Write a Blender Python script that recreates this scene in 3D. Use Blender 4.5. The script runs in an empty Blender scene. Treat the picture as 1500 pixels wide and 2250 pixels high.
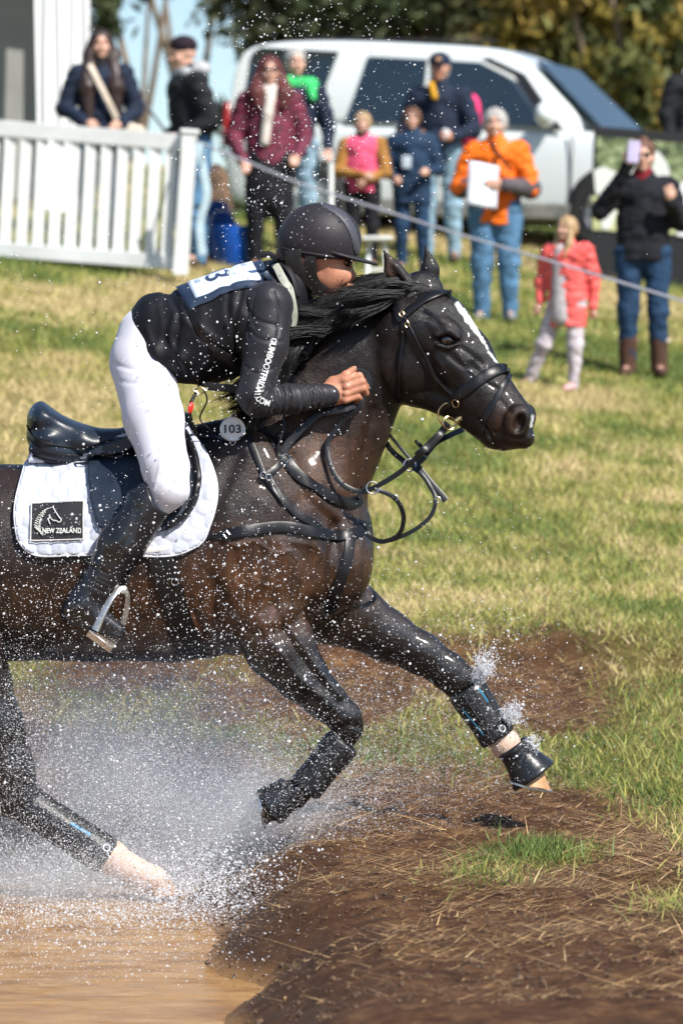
import bpy, bmesh, math, random
import numpy as np
from mathutils import Vector, Matrix, Euler
from mathutils.bvhtree import BVHTree

SC = bpy.context.scene
COL = SC.collection
rng = np.random.default_rng(7)
random.seed(7)

# ------------------------------------------------------------------ camera
F = 9240.0           # focal length in photo pixels (photo 1500 x 2250)
HX, HY = 750.0, 900.0   # principal column, horizon row
CH = 1.5             # camera height over the water
YH = 14.0            # distance of the horse's mid plane
cam_d = bpy.data.cameras.new("camera")
cam = bpy.data.objects.new("camera", cam_d); COL.objects.link(cam); SC.camera = cam
cam.location = (0, 0, CH); cam.rotation_euler = (math.radians(90), 0, 0)
cam_d.sensor_fit = 'VERTICAL'; cam_d.sensor_height = 36.0; cam_d.sensor_width = 24.0
cam_d.lens = F / 2250.0 * 36.0
cam_d.shift_y = -(1125.0 - HY) / 2250.0
cam_d.clip_start = 0.5; cam_d.clip_end = 3000
cam_d.dof.use_dof = True; cam_d.dof.focus_distance = YH - 0.85
cam_d.dof.aperture_fstop = 4.4

# ------------------------------------------------------------------ light
SUN_EL = math.radians(46); SUN_AZ = math.radians(42)   # azimuth: from straight behind camera towards the right
sun_dir = Vector((math.sin(SUN_AZ) * math.cos(SUN_EL), -math.cos(SUN_AZ) * math.cos(SUN_EL), math.sin(SUN_EL)))
sd = bpy.data.lights.new("sun", 'SUN'); sd.energy = 5.0; sd.angle = math.radians(0.53); sd.color = (1.0, 0.955, 0.88)
so = bpy.data.objects.new("sun", sd); COL.objects.link(so)
so.rotation_euler = sun_dir.to_track_quat('Z', 'Y').to_euler()
W = bpy.data.worlds.new("World"); SC.world = W; W.use_nodes = True
nt = W.node_tree; nt.nodes.clear()
sky = nt.nodes.new('ShaderNodeTexSky'); sky.sky_type = 'NISHITA'; sky.sun_disc = False
sky.sun_elevation = SUN_EL; sky.sun_rotation = math.atan2(sun_dir.x, sun_dir.y); sky.air_density = 1.0; sky.dust_density = 0.3; sky.ozone_density = 3.0
bg = nt.nodes.new('ShaderNodeBackground'); bg.inputs[1].default_value = 0.1
wo = nt.nodes.new('ShaderNodeOutputWorld')
nt.links.new(sky.outputs[0], bg.inputs[0]); nt.links.new(bg.outputs[0], wo.inputs[0])
SC.view_settings.view_transform = 'Standard'; SC.view_settings.look = 'None'
SC.view_settings.exposure = 0.58; SC.view_settings.gamma = 1.0; SC.view_settings.use_curve_mapping = False
SC.cycles.max_bounces = 6; SC.cycles.diffuse_bounces = 2; SC.cycles.glossy_bounces = 2
SC.cycles.transparent_max_bounces = 8; SC.cycles.sample_clamp_indirect = 4.0

# ------------------------------------------------------------------ helpers
def P(px, py, Y):
    return np.array(((px - HX) * Y / F, Y, CH + (HY - py) * Y / F))
def R_(r, Y): return r * Y / F

def hashn(ix, iy, seed):
    h = (ix.astype(np.int64) * 374761393 + iy.astype(np.int64) * 668265263 + seed * 1274126177) & 0x7fffffff
    h = (h ^ (h >> 13)) * 1274126177 & 0x7fffffff
    return ((h ^ (h >> 16)) & 0xffff) / 65535.0
def vnoise(x, y, seed=0):
    x = np.asarray(x, float); y = np.asarray(y, float)
    ix, iy = np.floor(x), np.floor(y); fx, fy = x - ix, y - iy
    fx = fx * fx * (3 - 2 * fx); fy = fy * fy * (3 - 2 * fy)
    a, b = hashn(ix, iy, seed), hashn(ix + 1, iy, seed)
    c, d = hashn(ix, iy + 1, seed), hashn(ix + 1, iy + 1, seed)
    return (a + (b - a) * fx) * (1 - fy) + (c + (d - c) * fx) * fy
def fbm(x, y, oct=4, seed=0):
    s = 0; a = 0.5; t = 0
    for i in range(oct):
        s = s + a * vnoise(x * 2**i, y * 2**i, seed + i * 17); t += a; a *= 0.5
    return s / t
def sstep(a, b, x):
    t = np.clip((np.asarray(x, float) - a) / (b - a), 0, 1); return t * t * (3 - 2 * t)

def tag(o, label=None, cat=None, group=None, kind=None):
    if label: o['label'] = label
    if cat: o['category'] = cat
    if group: o['group'] = group
    if kind: o['kind'] = kind
    return o
def empty(name, loc, label=None, cat=None, group=None, rz=0.0):
    o = bpy.data.objects.new(name, None); COL.objects.link(o)
    o.location = tuple(loc); o.rotation_euler = (0, 0, rz); o.empty_display_size = 0.1
    return tag(o, label, cat, group)
def mesh_np(name, V, faces, mat=None, parent=None, smooth=True, attrs=None, mats=None, midx=None):
    """V (n,3) world coordinates; faces: (m,k) array or list of such arrays"""
    V = np.asarray(V, np.float64)
    me = bpy.data.meshes.new(name)
    fl = faces if isinstance(faces, list) and len(faces) and isinstance(faces[0], np.ndarray) else [np.asarray(faces)]
    fl = [f for f in fl if len(f)]
    nf = sum(len(f) for f in fl); loops = np.concatenate([f.ravel() for f in fl]).astype(np.int32)
    tot = np.concatenate([np.full(len(f), f.shape[1]) for f in fl]); st = np.concatenate([[0], np.cumsum(tot)[:-1]])
    me.vertices.add(len(V)); me.vertices.foreach_set('co', V.astype(np.float32).ravel())
    me.loops.add(len(loops)); me.loops.foreach_set('vertex_index', loops)
    me.polygons.add(nf); me.polygons.foreach_set('loop_start', st.astype(np.int32))
    me.polygons.foreach_set('use_smooth', np.full(nf, bool(smooth)))
    if attrs:
        for k, a in attrs.items():
            a = np.asarray(a, np.float32)
            if a.ndim == 1:
                at = me.attributes.new(k, 'FLOAT', 'POINT'); at.data.foreach_set('value', a)
            else:
                at = me.attributes.new(k, 'FLOAT_COLOR', 'POINT')
                if a.shape[1] == 3: a = np.concatenate([a, np.ones((len(a), 1), np.float32)], 1)
                at.data.foreach_set('color', a.ravel())
    for m in (mats or ([mat] if mat else [])): me.materials.append(m)
    if midx is not None: me.polygons.foreach_set('material_index', np.asarray(midx, np.int32))
    me.update(calc_edges=True); me.validate()
    o = bpy.data.objects.new(name, me); COL.objects.link(o)
    if parent is not None: setpar(o, parent)
    return o
def setpar(o, parent):
    # parents here only translate / rotate about z
    o.parent = parent
    M = Matrix.LocRotScale(parent.location, parent.rotation_euler, parent.scale)
    if parent.parent is not None:
        p2 = parent.parent; M = Matrix.LocRotScale(p2.location, p2.rotation_euler, p2.scale) @ parent.matrix_parent_inverse @ M
    o.matrix_parent_inverse = M.inverted()

# ---- materials
def nodes_of(m):
    m.use_nodes = True; n = m.node_tree; n.nodes.clear()
    out = n.nodes.new('ShaderNodeOutputMaterial'); b = n.nodes.new('ShaderNodeBsdfPrincipled')
    n.links.new(b.outputs[0], out.inputs[0]); return n, b, out
def mixrgb(n, fac, a, b, mode='MIX'):
    x = n.nodes.new('ShaderNodeMix'); x.data_type = 'RGBA'; x.blend_type = mode
    for sock, v in ((x.inputs[0], fac), (x.inputs[6], a), (x.inputs[7], b)):
        if hasattr(v, 'links'): n.links.new(v, sock)
        else: sock.default_value = v if not isinstance(v, tuple) else (*v, 1.0) if len(v) == 3 else v
    return x.outputs[2]
def noise(n, scale, detail=3, rough=0.55, vec=None, dist=0):
    t = n.nodes.new('ShaderNodeTexNoise'); t.inputs['Scale'].default_value = scale
    t.inputs['Detail'].default_value = detail; t.inputs['Roughness'].default_value = rough; t.inputs['Distortion'].default_value = dist
    if vec is not None: n.links.new(vec, t.inputs['Vector'])
    return t.outputs['Fac']
def ramp(n, fac, stops):
    r = n.nodes.new('ShaderNodeValToRGB'); n.links.new(fac, r.inputs[0]); e = r.color_ramp.elements
    while len(e) < len(stops): e.new(0.5)
    for i, (p, c) in enumerate(stops):
        e[i].position = p; e[i].color = (*c, 1) if isinstance(c, tuple) else (c, c, c, 1)
    return r.outputs[0]
def coords(n, scale=(1, 1, 1), obj=True):
    t = n.nodes.new('ShaderNodeTexCoord'); mp = n.nodes.new('ShaderNodeMapping'); mp.inputs['Scale'].default_value = scale
    n.links.new(t.outputs['Object' if obj else 'Generated'], mp.inputs[0]); return mp.outputs[0]
def attr(n, name):
    a = n.nodes.new('ShaderNodeAttribute'); a.attribute_name = name; return a
def bump(n, b, h, strength=0.3, dist=0.01):
    x = n.nodes.new('ShaderNodeBump'); x.inputs['Strength'].default_value = strength; x.inputs['Distance'].default_value = dist
    n.links.new(h, x.inputs['Height'])
    n.links.new(x.outputs[0], b.inputs['Normal']); return x
MATS = {}
def M(name, col=(0.5, 0.5, 0.5), rough=0.6, metal=0.0, var=0.25, nscale=12.0, bs=0.25, bd=0.004, bscale=60.0, spec=0.5, sheen=0.0, coat=0.0, col2=None, sc=(1, 1, 1)):
    if name in MATS: return MATS[name]
    m = bpy.data.materials.new(name); n, b, out = nodes_of(m)
    v = coords(n, sc)
    f = noise(n, nscale, 4, 0.6, v)
    c2 = col2 or tuple(x * (1 - var) for x in col); c1 = tuple(min(1, x * (1 + var * 0.5)) for x in col) if not col2 else col
    n.links.new(ramp(n, f, [(0.3, c2), (0.7, c1)]), b.inputs['Base Color'])
    b.inputs['Roughness'].default_value = rough; b.inputs['Metallic'].default_value = metal
    b.inputs['Specular IOR Level'].default_value = spec
    if sheen: b.inputs['Sheen Weight'].default_value = sheen
    if coat: b.inputs['Coat Weight'].default_value = coat; b.inputs['Coat Roughness'].default_value = 0.15
    if bs: bump(n, b, noise(n, bscale, 3, 0.6, v), bs, bd)
    MATS[name] = m; return m

# ---- signed distance modelling: smooth unions of tapered limbs and ellipsoids, meshed as ONE surface
class SDF:
    def __init__(s): s.p = []
    def cone(s, a, b, ra, rb, k=0.02, sq=1.0, ax=(0, 1, 0), sub=False):
        s.p.append(('c', np.array(a, float), np.array(b, float), ra, rb, k, sq, np.array(ax, float) / np.linalg.norm(ax), sub)); return s
    def chain(s, pts, k=0.02, sq=1.0, ax=(0, 1, 0)):
        """pts: list of (point, radius[, squash])"""
        for q0, q1 in zip(pts[:-1], pts[1:]):
            sq_ = q0[2] if len(q0) > 2 else sq
            s.cone(q0[0], q1[0], q0[1], q1[1], k, sq_, ax)
        return s
    def ell(s, c, r, rot=None, k=0.02, sub=False):
        Rm = np.eye(3) if rot is None else np.array(Euler(rot).to_matrix())
        s.p.append(('e', np.array(c, float), np.array(r, float), Rm, k, sub)); return s
    def ball(s, c, r, k=0.02, sub=False): return s.ell(c, (r, r, r), None, k, sub)
    def bounds(s, q):
        if q[0] == 'c':
            r = max(q[3], q[4]); sc = max(1.0, q[6])
            lo = np.minimum(q[1] - r * sc, q[2] - r * sc); hi = np.maximum(q[1] + r * sc, q[2] + r * sc); k = q[5]
        else:
            r = q[2].max(); lo = q[1] - r; hi = q[1] + r; k = q[4]
        return lo, hi, k
    def grid(s, h):
        los, his = [], []
        for q in s.p:
            if q[-1]: continue
            lo, hi, k = s.bounds(q); los.append(lo); his.append(hi)
        o = np.min(los, 0) - 3 * h - 0.02; e = np.max(his, 0) + 3 * h + 0.02
        n = np.ceil((e - o) / h).astype(int) + 1
        D = np.full(n, 0.6, np.float32)
        for q in s.p:
            lo, hi, k = s.bounds(q); pad = k * 1.2 + 2.5 * h
            i0 = np.clip(((lo - pad - o) / h).astype(int), 0, n); i1 = np.clip(((hi + pad - o) / h).astype(int) + 2, 0, n)
            if (i1 - i0).min() <= 0: continue
            X = (o[0] + h * np.arange(i0[0], i1[0], dtype=np.float32))[:, None, None].astype(np.float32)
            Y = (o[1] + h * np.arange(i0[1], i1[1], dtype=np.float32))[None, :, None].astype(np.float32)
            Z = (o[2] + h * np.arange(i0[2], i1[2], dtype=np.float32))[None, None, :].astype(np.float32)
            if q[0] == 'c':
                _, a, b, ra, rb, k, sq, ax, sub = q
                f = 1.0 / sq - 1.0
                ba = b - a; ba = ba + ax * (ba @ ax) * f
                px, py, pz = X - a[0], Y - a[1], Z - a[2]
                if f:
                    dt = (px * ax[0] + py * ax[1] + pz * ax[2]) * f
                    px = px + dt * ax[0]; py = py + dt * ax[1]; pz = pz + dt * ax[2]
                L = max(ba @ ba, 1e-9)
                t = np.clip((px * ba[0] + py * ba[1] + pz * ba[2]) / L, 0, 1)
                dd = np.sqrt((px - t * ba[0])**2 + (py - t * ba[1])**2 + (pz - t * ba[2])**2) - (ra + (rb - ra) * t)
                if sq < 1: dd = dd * (0.5 + 0.5 * sq)
            else:
                _, c, r, Rm, k, sub = q
                px, py, pz = X - c[0], Y - c[1], Z - c[2]
                k0 = 0; k1 = 0
                for j in range(3):
                    u = px * Rm[0, j] + py * Rm[1, j] + pz * Rm[2, j]
                    k0 = k0 + (u / r[j])**2; k1 = k1 + (u / r[j]**2)**2
                k0 = np.sqrt(k0); k1 = np.sqrt(k1) + 1e-6
                dd = k0 * (k0 - 1) / k1; dd = np.where(k0 < 1e-3, -min(r), dd)
            sl = D[i0[0]:i1[0], i0[1]:i1[1], i0[2]:i1[2]]
            k = max(k, 1e-4)
            if sub:
                hh = np.clip(0.5 - 0.5 * (sl + dd) / k, 0, 1); sl[...] = sl * (1 - hh) - dd * hh + k * hh * (1 - hh)
            else:
                hh = np.clip(0.5 + 0.5 * (sl - dd) / k, 0, 1); sl[...] = sl * (1 - hh) + dd * hh - k * hh * (1 - hh)
        return D, o
    def build(s, h=0.01, smooth=2):
        D, o = s.grid(h)
        V, Q = surfnets(D, o, h)
        if smooth: V = relax(V, Q, smooth)
        return V, Q
def surfnets(D, o, h):
    ins = D < 0; n = np.array(D.shape)
    edges = []; cid_all = []; pos_all = []; quads = []
    strides = np.array([n[1] * n[2], n[2], 1], np.int64)
    for ax in range(3):
        a = [slice(None)] * 3; b = [slice(None)] * 3; a[ax] = slice(0, -1); b[ax] = slice(1, None)
        A = ins[tuple(a)]; B = ins[tuple(b)]
        idx = np.argwhere(A != B)
        u, w = (ax + 1) % 3, (ax + 2) % 3
        ok = (idx[:, u] > 0) & (idx[:, w] > 0) & (idx[:, u] < n[u] - 1) & (idx[:, w] < n[w] - 1)
        idx = idx[ok]
        i2 = idx.copy(); i2[:, ax] += 1
        d0 = D[tuple(idx.T)]; d1 = D[tuple(i2.T)]
        t = d0 / (d0 - d1 + 1e-12)
        pos = idx.astype(np.float64); pos[:, ax] += t
        ids = []
        for du, dw in ((0, 0), (-1, 0), (-1, -1), (0, -1)):
            c = idx.copy(); c[:, u] += du; c[:, w] += dw
            ids.append(c @ strides)
        ids = np.stack(ids, 1)
        flip = ~A[tuple(idx.T)]
        q = ids.copy(); q[~flip] = ids[~flip]; q[flip] = ids[flip][:, ::-1]
        quads.append(q); cid_all.append(ids.ravel()); pos_all.append(np.repeat(pos, 4, 0))
    cid = np.concatenate(cid_all); pos = np.concatenate(pos_all)
    uq, inv = np.unique(cid, return_inverse=True)
    cnt = np.bincount(inv, minlength=len(uq)).astype(float)
    V = np.stack([np.bincount(inv, pos[:, j], len(uq)) / cnt for j in range(3)], 1)
    Q = np.searchsorted(uq, np.concatenate(quads))
    return V * h + o, Q
def relax(V, Q, it, lam=0.5):
    e0 = Q.ravel(); e1 = np.roll(Q, -1, 1).ravel()
    n = len(V); cnt = np.bincount(e0, minlength=n) + np.bincount(e1, minlength=n); cnt = np.maximum(cnt, 1)
    for i in range(it):
        for l in (lam, -lam * 1.04):
            A = np.stack([(np.bincount(e0, V[e1, j], n) + np.bincount(e1, V[e0, j], n)) / cnt for j in range(3)], 1)
            V = V + l * (A - V)
    return V
def normals(V, Q):
    a = V[Q[:, 2]] - V[Q[:, 0]]; b = V[Q[:, -1]] - V[Q[:, 1]]
    fn = np.cross(a, b); N = np.zeros_like(V)
    for j in range(3):
        for c in range(Q.shape[1]): N[:, j] += np.bincount(Q[:, c], fn[:, j], len(V))
    return N / (np.linalg.norm(N, axis=1, keepdims=True) + 1e-12)
def topx(V):
    return HX + V[:, 0] * F / V[:, 1], HY - (V[:, 2] - CH) * F / V[:, 1]
def segdist(x, y, pts):
    d = np.full(len(x), 1e9)
    for (x0, y0), (x1, y1) in zip(pts[:-1], pts[1:]):
        dx, dy = x1 - x0, y1 - y0
        t = np.clip(((x - x0) * dx + (y - y0) * dy) / (dx * dx + dy * dy + 1e-9), 0, 1)
        d = np.minimum(d, np.hypot(x - x0 - t * dx, y - y0 - t * dy))
    return d
def bvh(V, Q): return BVHTree.FromPolygons([tuple(v) for v in V], [tuple(int(i) for i in q) for q in Q])
def cast(tree, px, py, off=0.0, default=None):
    """point on a surface seen from the photographed side, plus its normal"""
    d = Vector(P(px, py, 1.0)) - Vector((0, 0, CH)); d.normalize()
    hit, nrm, i, dist = tree.ray_cast(Vector((0, 0, CH)) + d * 8, d)
    if hit is None: return P(px, py, 13.87 if default is None else default), np.array((0, -1.0, 0))
    if nrm.dot(d) > 0: nrm = -nrm
    return np.array(hit) + np.array(nrm) * off, np.array(nrm)

def spline(pts, n):
    """Catmull-Rom through pts (k,d) -> n samples"""
    p = np.asarray(pts, float); k = len(p)
    if k == 2: return p[0] + (p[1] - p[0]) * np.linspace(0, 1, n)[:, None]
    q = np.vstack([2 * p[0] - p[1], p, 2 * p[-1] - p[-2]])
    L = np.concatenate([[0], np.cumsum(np.linalg.norm(np.diff(p, axis=0), axis=1))]); u = np.linspace(0, L[-1], n)
    i = np.clip(np.searchsorted(L, u, side='right') - 1, 0, k - 2); t = ((u - L[i]) / np.maximum(L[i + 1] - L[i], 1e-9))[:, None]
    a, b, c, d = q[i], q[i + 1], q[i + 2], q[i + 3]
    return 0.5 * (2 * b + (c - a) * t + (2 * a - 5 * b + 4 * c - d) * t**2 + (3 * b - a - 3 * c + d) * t**3)
def sweep(path, nrm, w, th, corner=0.3, closed=False):
    """flat strap: path (n,3), nrm (n,3) outward, widths w, thickness th -> V,Q (8-gon section)"""
    path = np.asarray(path, float); n = len(path)
    T = np.gradient(path, axis=0); T /= np.linalg.norm(T, axis=1, keepdims=True) + 1e-12
    N = np.asarray(nrm, float); N = N - T * (N * T).sum(1, keepdims=True); N /= np.linalg.norm(N, axis=1, keepdims=True) + 1e-12
    B = np.cross(T, N); w = np.broadcast_to(w, n)[:, None]; th = np.broadcast_to(th, n)[:, None]
    c = corner
    sec = [(-1, -1 + c * 1.2), (-1, 1 - c * 1.2), (-1 + c, 1), (1 - c, 1), (1, 1 - c * 1.2), (1, -1 + c * 1.2), (1 - c, -1), (-1 + c, -1)]
    V = np.stack([path + B * w * 0.5 * a + N * th * 0.5 * b for a, b in sec], 1).reshape(-1, 3)
    m = 8; i = np.arange(n - 1)[:, None] * m; j = np.arange(m)[None]
    Q = np.stack([i + j, i + (j + 1) % m, i + m + (j + 1) % m, i + m + j], -1).reshape(-1, 4)
    caps = np.array([list(range(m))[::-1], [(n - 1) * m + k for k in range(m)]])
    return V, Q, caps
def tube(path, r, seg=8, caps=True):
    path = np.asarray(path, float); n = len(path); T = np.gradient(path, axis=0); T /= np.linalg.norm(T, axis=1, keepdims=True) + 1e-12
    up = np.array((0.13, 0.31, 0.94)); N = np.cross(T, up); N /= np.linalg.norm(N, axis=1, keepdims=True) + 1e-12; B = np.cross(T, N)
    r = np.broadcast_to(r, n)
    a = np.linspace(0, 2 * math.pi, seg, endpoint=False)
    V = (path[:, None] + r[:, None, None] * (np.cos(a)[None, :, None] * N[:, None] + np.sin(a)[None, :, None] * B[:, None])).reshape(-1, 3)
    i = np.arange(n - 1)[:, None] * seg; j = np.arange(seg)[None]
    Q = np.stack([i + j, i + (j + 1) % seg, i + seg + (j + 1) % seg, i + seg + j], -1).reshape(-1, 4)
    C = np.array([list(range(seg))[::-1], [(n - 1) * seg + k for k in range(seg)]])
    return V, Q, C
class MB:
    """collects shapes into one mesh"""
    def __init__(s): s.v = []; s.f = {}; s.n = 0; s.mi = 0
    def add(s, V, *faces):
        for f in faces:
            f = np.asarray(f)
            if len(f): s.f.setdefault((f.shape[1]), []).append(f + s.n)
        s.v.append(np.asarray(V, float)); s.n += len(V); return s
    def box(s, c, d, rot=None, bev=0.0):
        c = np.array(c, float); d = np.array(d, float) / 2
        if bev:
            # chamfered box from 24 verts
            vs = []; 
            for sx in (-1, 1):
                for sy in (-1, 1):
                    for sz in (-1, 1):
                        for k in range(3):
                            p = np.array([sx, sy, sz]) * (d - bev); p[k] += (sx, sy, sz)[k] * bev; vs.append(p)
            hull = bmesh.new()
            for v in vs: hull.verts.new(v)
            bmesh.ops.convex_hull(hull, input=hull.verts); hull.verts.index_update()
            V = np.array([v.co[:] for v in hull.verts])
            tri = [[v.index for v in f.verts] for f in hull.faces]; hull.free()
            Fs = [np.array([t for t in tri if len(t) == k]) for k in (3, 4) if any(len(t) == k for t in tri)]
        else:
            V = np.array([(x, y, z) for x in (-d[0], d[0]) for y in (-d[1], d[1]) for z in (-d[2], d[2])])
            Fs = [np.array([[0, 1, 3, 2], [4, 6, 7, 5], [0, 4, 5, 1], [2, 3, 7, 6], [0, 2, 6, 4], [1, 5, 7, 3]])]
        if rot is not None: V = V @ np.array(Euler(rot).to_matrix()).T
        return s.add(V + c, *Fs)
    def tube(s, path, r, seg=8): return s.add(*tube(path, r, seg))
    def strap(s, path, nrm, w, th): return s.add(*sweep(path, nrm, w, th))
    def torus(s, c, R, r, nrm=(0, -1, 0), seg=24, sx=1.0, up=(0, 0, 1)):
        nrm = np.array(nrm, float); nrm /= np.linalg.norm(nrm); u = np.cross(up, nrm); u /= np.linalg.norm(u); w = np.cross(nrm, u)
        a = np.linspace(0, 2 * math.pi, seg, endpoint=False); b = np.linspace(0, 2 * math.pi, 8, endpoint=False)
        rad = np.cos(a)[:, None] * u * sx + np.sin(a)[:, None] * w
        V = (np.array(c)[None, None] + rad[:, None] * (R + r * np.cos(b))[None, :, None] + (r * np.sin(b))[None, :, None] * nrm).reshape(-1, 3)
        i = np.arange(seg)[:, None]; j = np.arange(8)[None]
        Q = np.stack([i * 8 + j, i * 8 + (j + 1) % 8, ((i + 1) % seg) * 8 + (j + 1) % 8, ((i + 1) % seg) * 8 + j], -1).reshape(-1, 4)
        return s.add(V, Q)
    def ball(s, c, r, seg=12, rings=8, rot=None):
        r = np.broadcast_to(np.array(r, float), 3)
        th = np.linspace(0, math.pi, rings + 1)[1:-1]; ph = np.linspace(0, 2 * math.pi, seg, endpoint=False)
        V = [(0, 0, 1)] + [(math.sin(t) * math.cos(p), math.sin(t) * math.sin(p), math.cos(t)) for t in th for p in ph] + [(0, 0, -1)]
        V = np.array(V) * r
        if rot is not None: V = V @ np.array(Euler(rot).to_matrix()).T
        T = [[0, 1 + j, 1 + (j + 1) % seg] for j in range(seg)] + [[len(V) - 1, 1 + (rings - 2) * seg + (j + 1) % seg, 1 + (rings - 2) * seg + j] for j in range(seg)]
        Q = [[1 + i * seg + j, 1 + (i + 1) * seg + j, 1 + (i + 1) * seg + (j + 1) % seg, 1 + i * seg + (j + 1) % seg] for i in range(rings - 2) for j in range(seg)]
        return s.add(V + np.array(c), np.array(T), np.array(Q))
    def prism(s, outline, thick, origin, ux, uy):
        """extruded outline (n,2) -> solid with its thickness along ux x uy"""
        o = np.array(outline, float); ux = np.array(ux, float); uy = np.array(uy, float); nz = np.cross(ux, uy); nz /= np.linalg.norm(nz)
        A = np.array(origin) + o[:, :1] * ux + o[:, 1:] * uy; n = len(o)
        V = np.vstack([A + nz * thick / 2, A - nz * thick / 2])
        return s.add(V, np.array([list(range(n))]), np.array([list(range(2 * n - 1, n - 1, -1))]), np.array([[i, i + n, (i + 1) % n + n, (i + 1) % n] for i in range(n)]))
    def make(s, name, mat, parent=None, smooth=True, xf=None):
        V = np.vstack(s.v)
        if xf is not None: V = xf(V)
        o = mesh_np(name, V, [np.vstack(x) for x in s.f.values()], mat, parent, smooth)
        if smooth: autosmooth(o)
        return o
def autosmooth(o, ang=40):
    me = o.data; bm = bmesh.new(); bm.from_mesh(me)
    bmesh.ops.recalc_face_normals(bm, faces=bm.faces)
    lim = math.radians(ang)
    for e in bm.edges:
        if len(e.link_faces) == 2: e.smooth = e.calc_face_angle(0) < lim
    bm.to_mesh(me); bm.free()
def sub_(o, lv=2, simple=False):
    m = o.modifiers.new('sub', 'SUBSURF'); m.levels = lv; m.render_levels = lv; return o
# ------------------------------------------------------------------ terrain
def ground_h(X, Y):
    X = np.asarray(X, float); Y = np.asarray(Y, float)
    Yc = np.minimum(Y, 44.0)
    h = 0.1236 * np.maximum(Yc - 14.0, 0) + sstep(18, 28, Y) * (0.06 - 0.12 * 6 * np.tanh(X / 6))
    h = h - 3.3 * sstep(44.5, 60, Y)
    # soft start of the slope, dirt ledge, pond basin
    h = h + 0.05 * sstep(-0.45, 0.0, X) * sstep(16.5, 14, Y)
    ledge = 17.4 + 0.25 * np.sin(X * 2.1) + 0.5 * (fbm(X * 1.3 + 5, Y * 0.3, 3, 5) - 0.5)
    h = h + (0.10 * sstep(-0.12, 0.16, Y - ledge) - 0.10 * sstep(0.2, 2.5, Y - ledge)) * sstep(-3, 0.5, X)
    edge = pond_edge(Y)
    d = X - edge + 0.13 * (fbm(X * 2.2, Y * 1.6, 3, 3) - 0.5)
    far = sstep(14.6, 13.7, Y + 0.3 * (fbm(X * 2, Y * 2, 3, 9) - .5))
    h = h - 0.27 * sstep(0.42, -0.38, d) * far * 1.0 + 0.045 * far
    h = h + 0.035 * sstep(0, 1.2, d) * sstep(13.8, 12, Y)
    near = sstep(26, 15, Y)
    bb_ = sstep(-0.50, -0.95, X + .2 * (fbm(X * 3, Y * 3, 3, 13) - .5)) * sstep(15.7, 15.0, Y + .3 * (fbm(X * 2, Y * 2, 3, 15) - .5)) * sstep(13, 13.6, Y); h = h * (1 - bb_) - .22 * bb_
    for k in range(34):
        hx_, hy_ = (k * .618 % 1) * 2.3 - .35, 10.4 + (k * .377 % 1) * 6.2; q_ = ((X - hx_)**2 + ((Y - hy_) / 1.3)**2) / .0042
        h = h + .030 * (-np.exp(-q_) + .55 * np.exp(-(np.sqrt(q_) - 1.5)**2 * 3)) * (X > pond_edge(Y))
    h = h + near * (0.045 * (fbm(X * 3.1, Y * 3.1, 3, 11) - 0.5) + 0.02 * (fbm(X * 11, Y * 11, 3, 21) - 0.5)) + 0.012 * near * (fbm(X * 40, Y * 40, 2, 31) - .5) + 0.05 * np.exp(-((X - pond_edge(Y)) / .35)**2) * sstep(14.2, 13.2, Y) * (fbm(X * 9, Y * 5, 4, 33) - .5)
    h = h + (1 - near) * 0.10 * (fbm(X * 0.5, Y * 0.5, 3, 41) - 0.5)
    return h
def pond_edge(Y):
    return -0.22 - 0.24 * sstep(11.0, 13.6, Y) + 0.05 * np.sin(Y * 5)
def grassiness(X, Y):
    """1 = closed grass, 0 = bare earth"""
    n = fbm(X * 1.1 + 3, Y * 0.9, 4, 51)
    ledge = 17.4 + 0.25 * np.sin(X * 2.1) + 0.5 * (fbm(X * 1.3 + 5, Y * 0.3, 3, 5) - 0.5)
    back = sstep(0.0, 1.2, Y - ledge + (n - 0.5) * 2.5 + 0.35)
    right = sstep(0.0, 0.5, X - 0.72 - 0.14 * np.maximum(14.4 - Y, 0) + (n - 0.5) * 1.3) * sstep(12.3, 13.4, Y + (n - .5) * 2) * (1 - 0.45 * sstep(16.7, 17.1, Y) * sstep(.45, .55, fbm(X * 3, Y * 3, 2, 52)))
    tuft = 0.9 * np.exp(-(((X - 0.62) / 0.13)**2 + ((Y - 13.15) / 0.35)**2)) + 0.2 * np.exp(-(((X - 0.42) / 0.1)**2 + ((Y - 12.4) / 0.25)**2)) \
         + 0.9 * np.exp(-(((X - 1.0) / 0.12)**2 + ((Y - 11.6) / 0.4)**2))
    mid = 0.6 * sstep(0.45, 0.62, n) * sstep(14.8, 16, Y) * sstep(-2.5, -0.5, X)
    return np.clip(np.maximum.reduce([back, right, tuft, mid]), 0, 1)
def axis_pts(lo, hi, fine, grow, far):
    a = list(np.arange(lo, hi, fine)); s = fine; x = a[-1]
    while x < far: s *= grow; x += s; a.append(x)
    return a
xs = axis_pts(0, 3.2, 0.022, 1.12, 900); xs = np.array([-v for v in xs[:0:-1]] + xs)
ys = axis_pts(8.5, 18.6, 0.025, 1.045, 1400); s_, y_ = 0.03, 8.5; lowy = []
while y_ > -60: s_ *= 1.2; y_ -= s_; lowy.append(y_)
ys = np.array(lowy[::-1] + ys)
GX, GY = np.meshgrid(xs, ys, indexing='ij')
GZ = ground_h(GX, GY)
V = np.stack([GX, GY, GZ], -1).reshape(-1, 3)
nx, ny = GX.shape
i = (np.arange(nx - 1)[:, None] * ny + np.arange(ny - 1)[None]).ravel()
Q = np.stack([i, i + ny, i + ny + 1, i + 1], 1)
gm = bpy.data.materials.new("ground_soil_and_turf"); n, b, out = nodes_of(gm)
v = coords(n)
ga = attr(n, 'grass').outputs['Fac']; wa = attr(n, 'wet').outputs['Fac']
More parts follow.
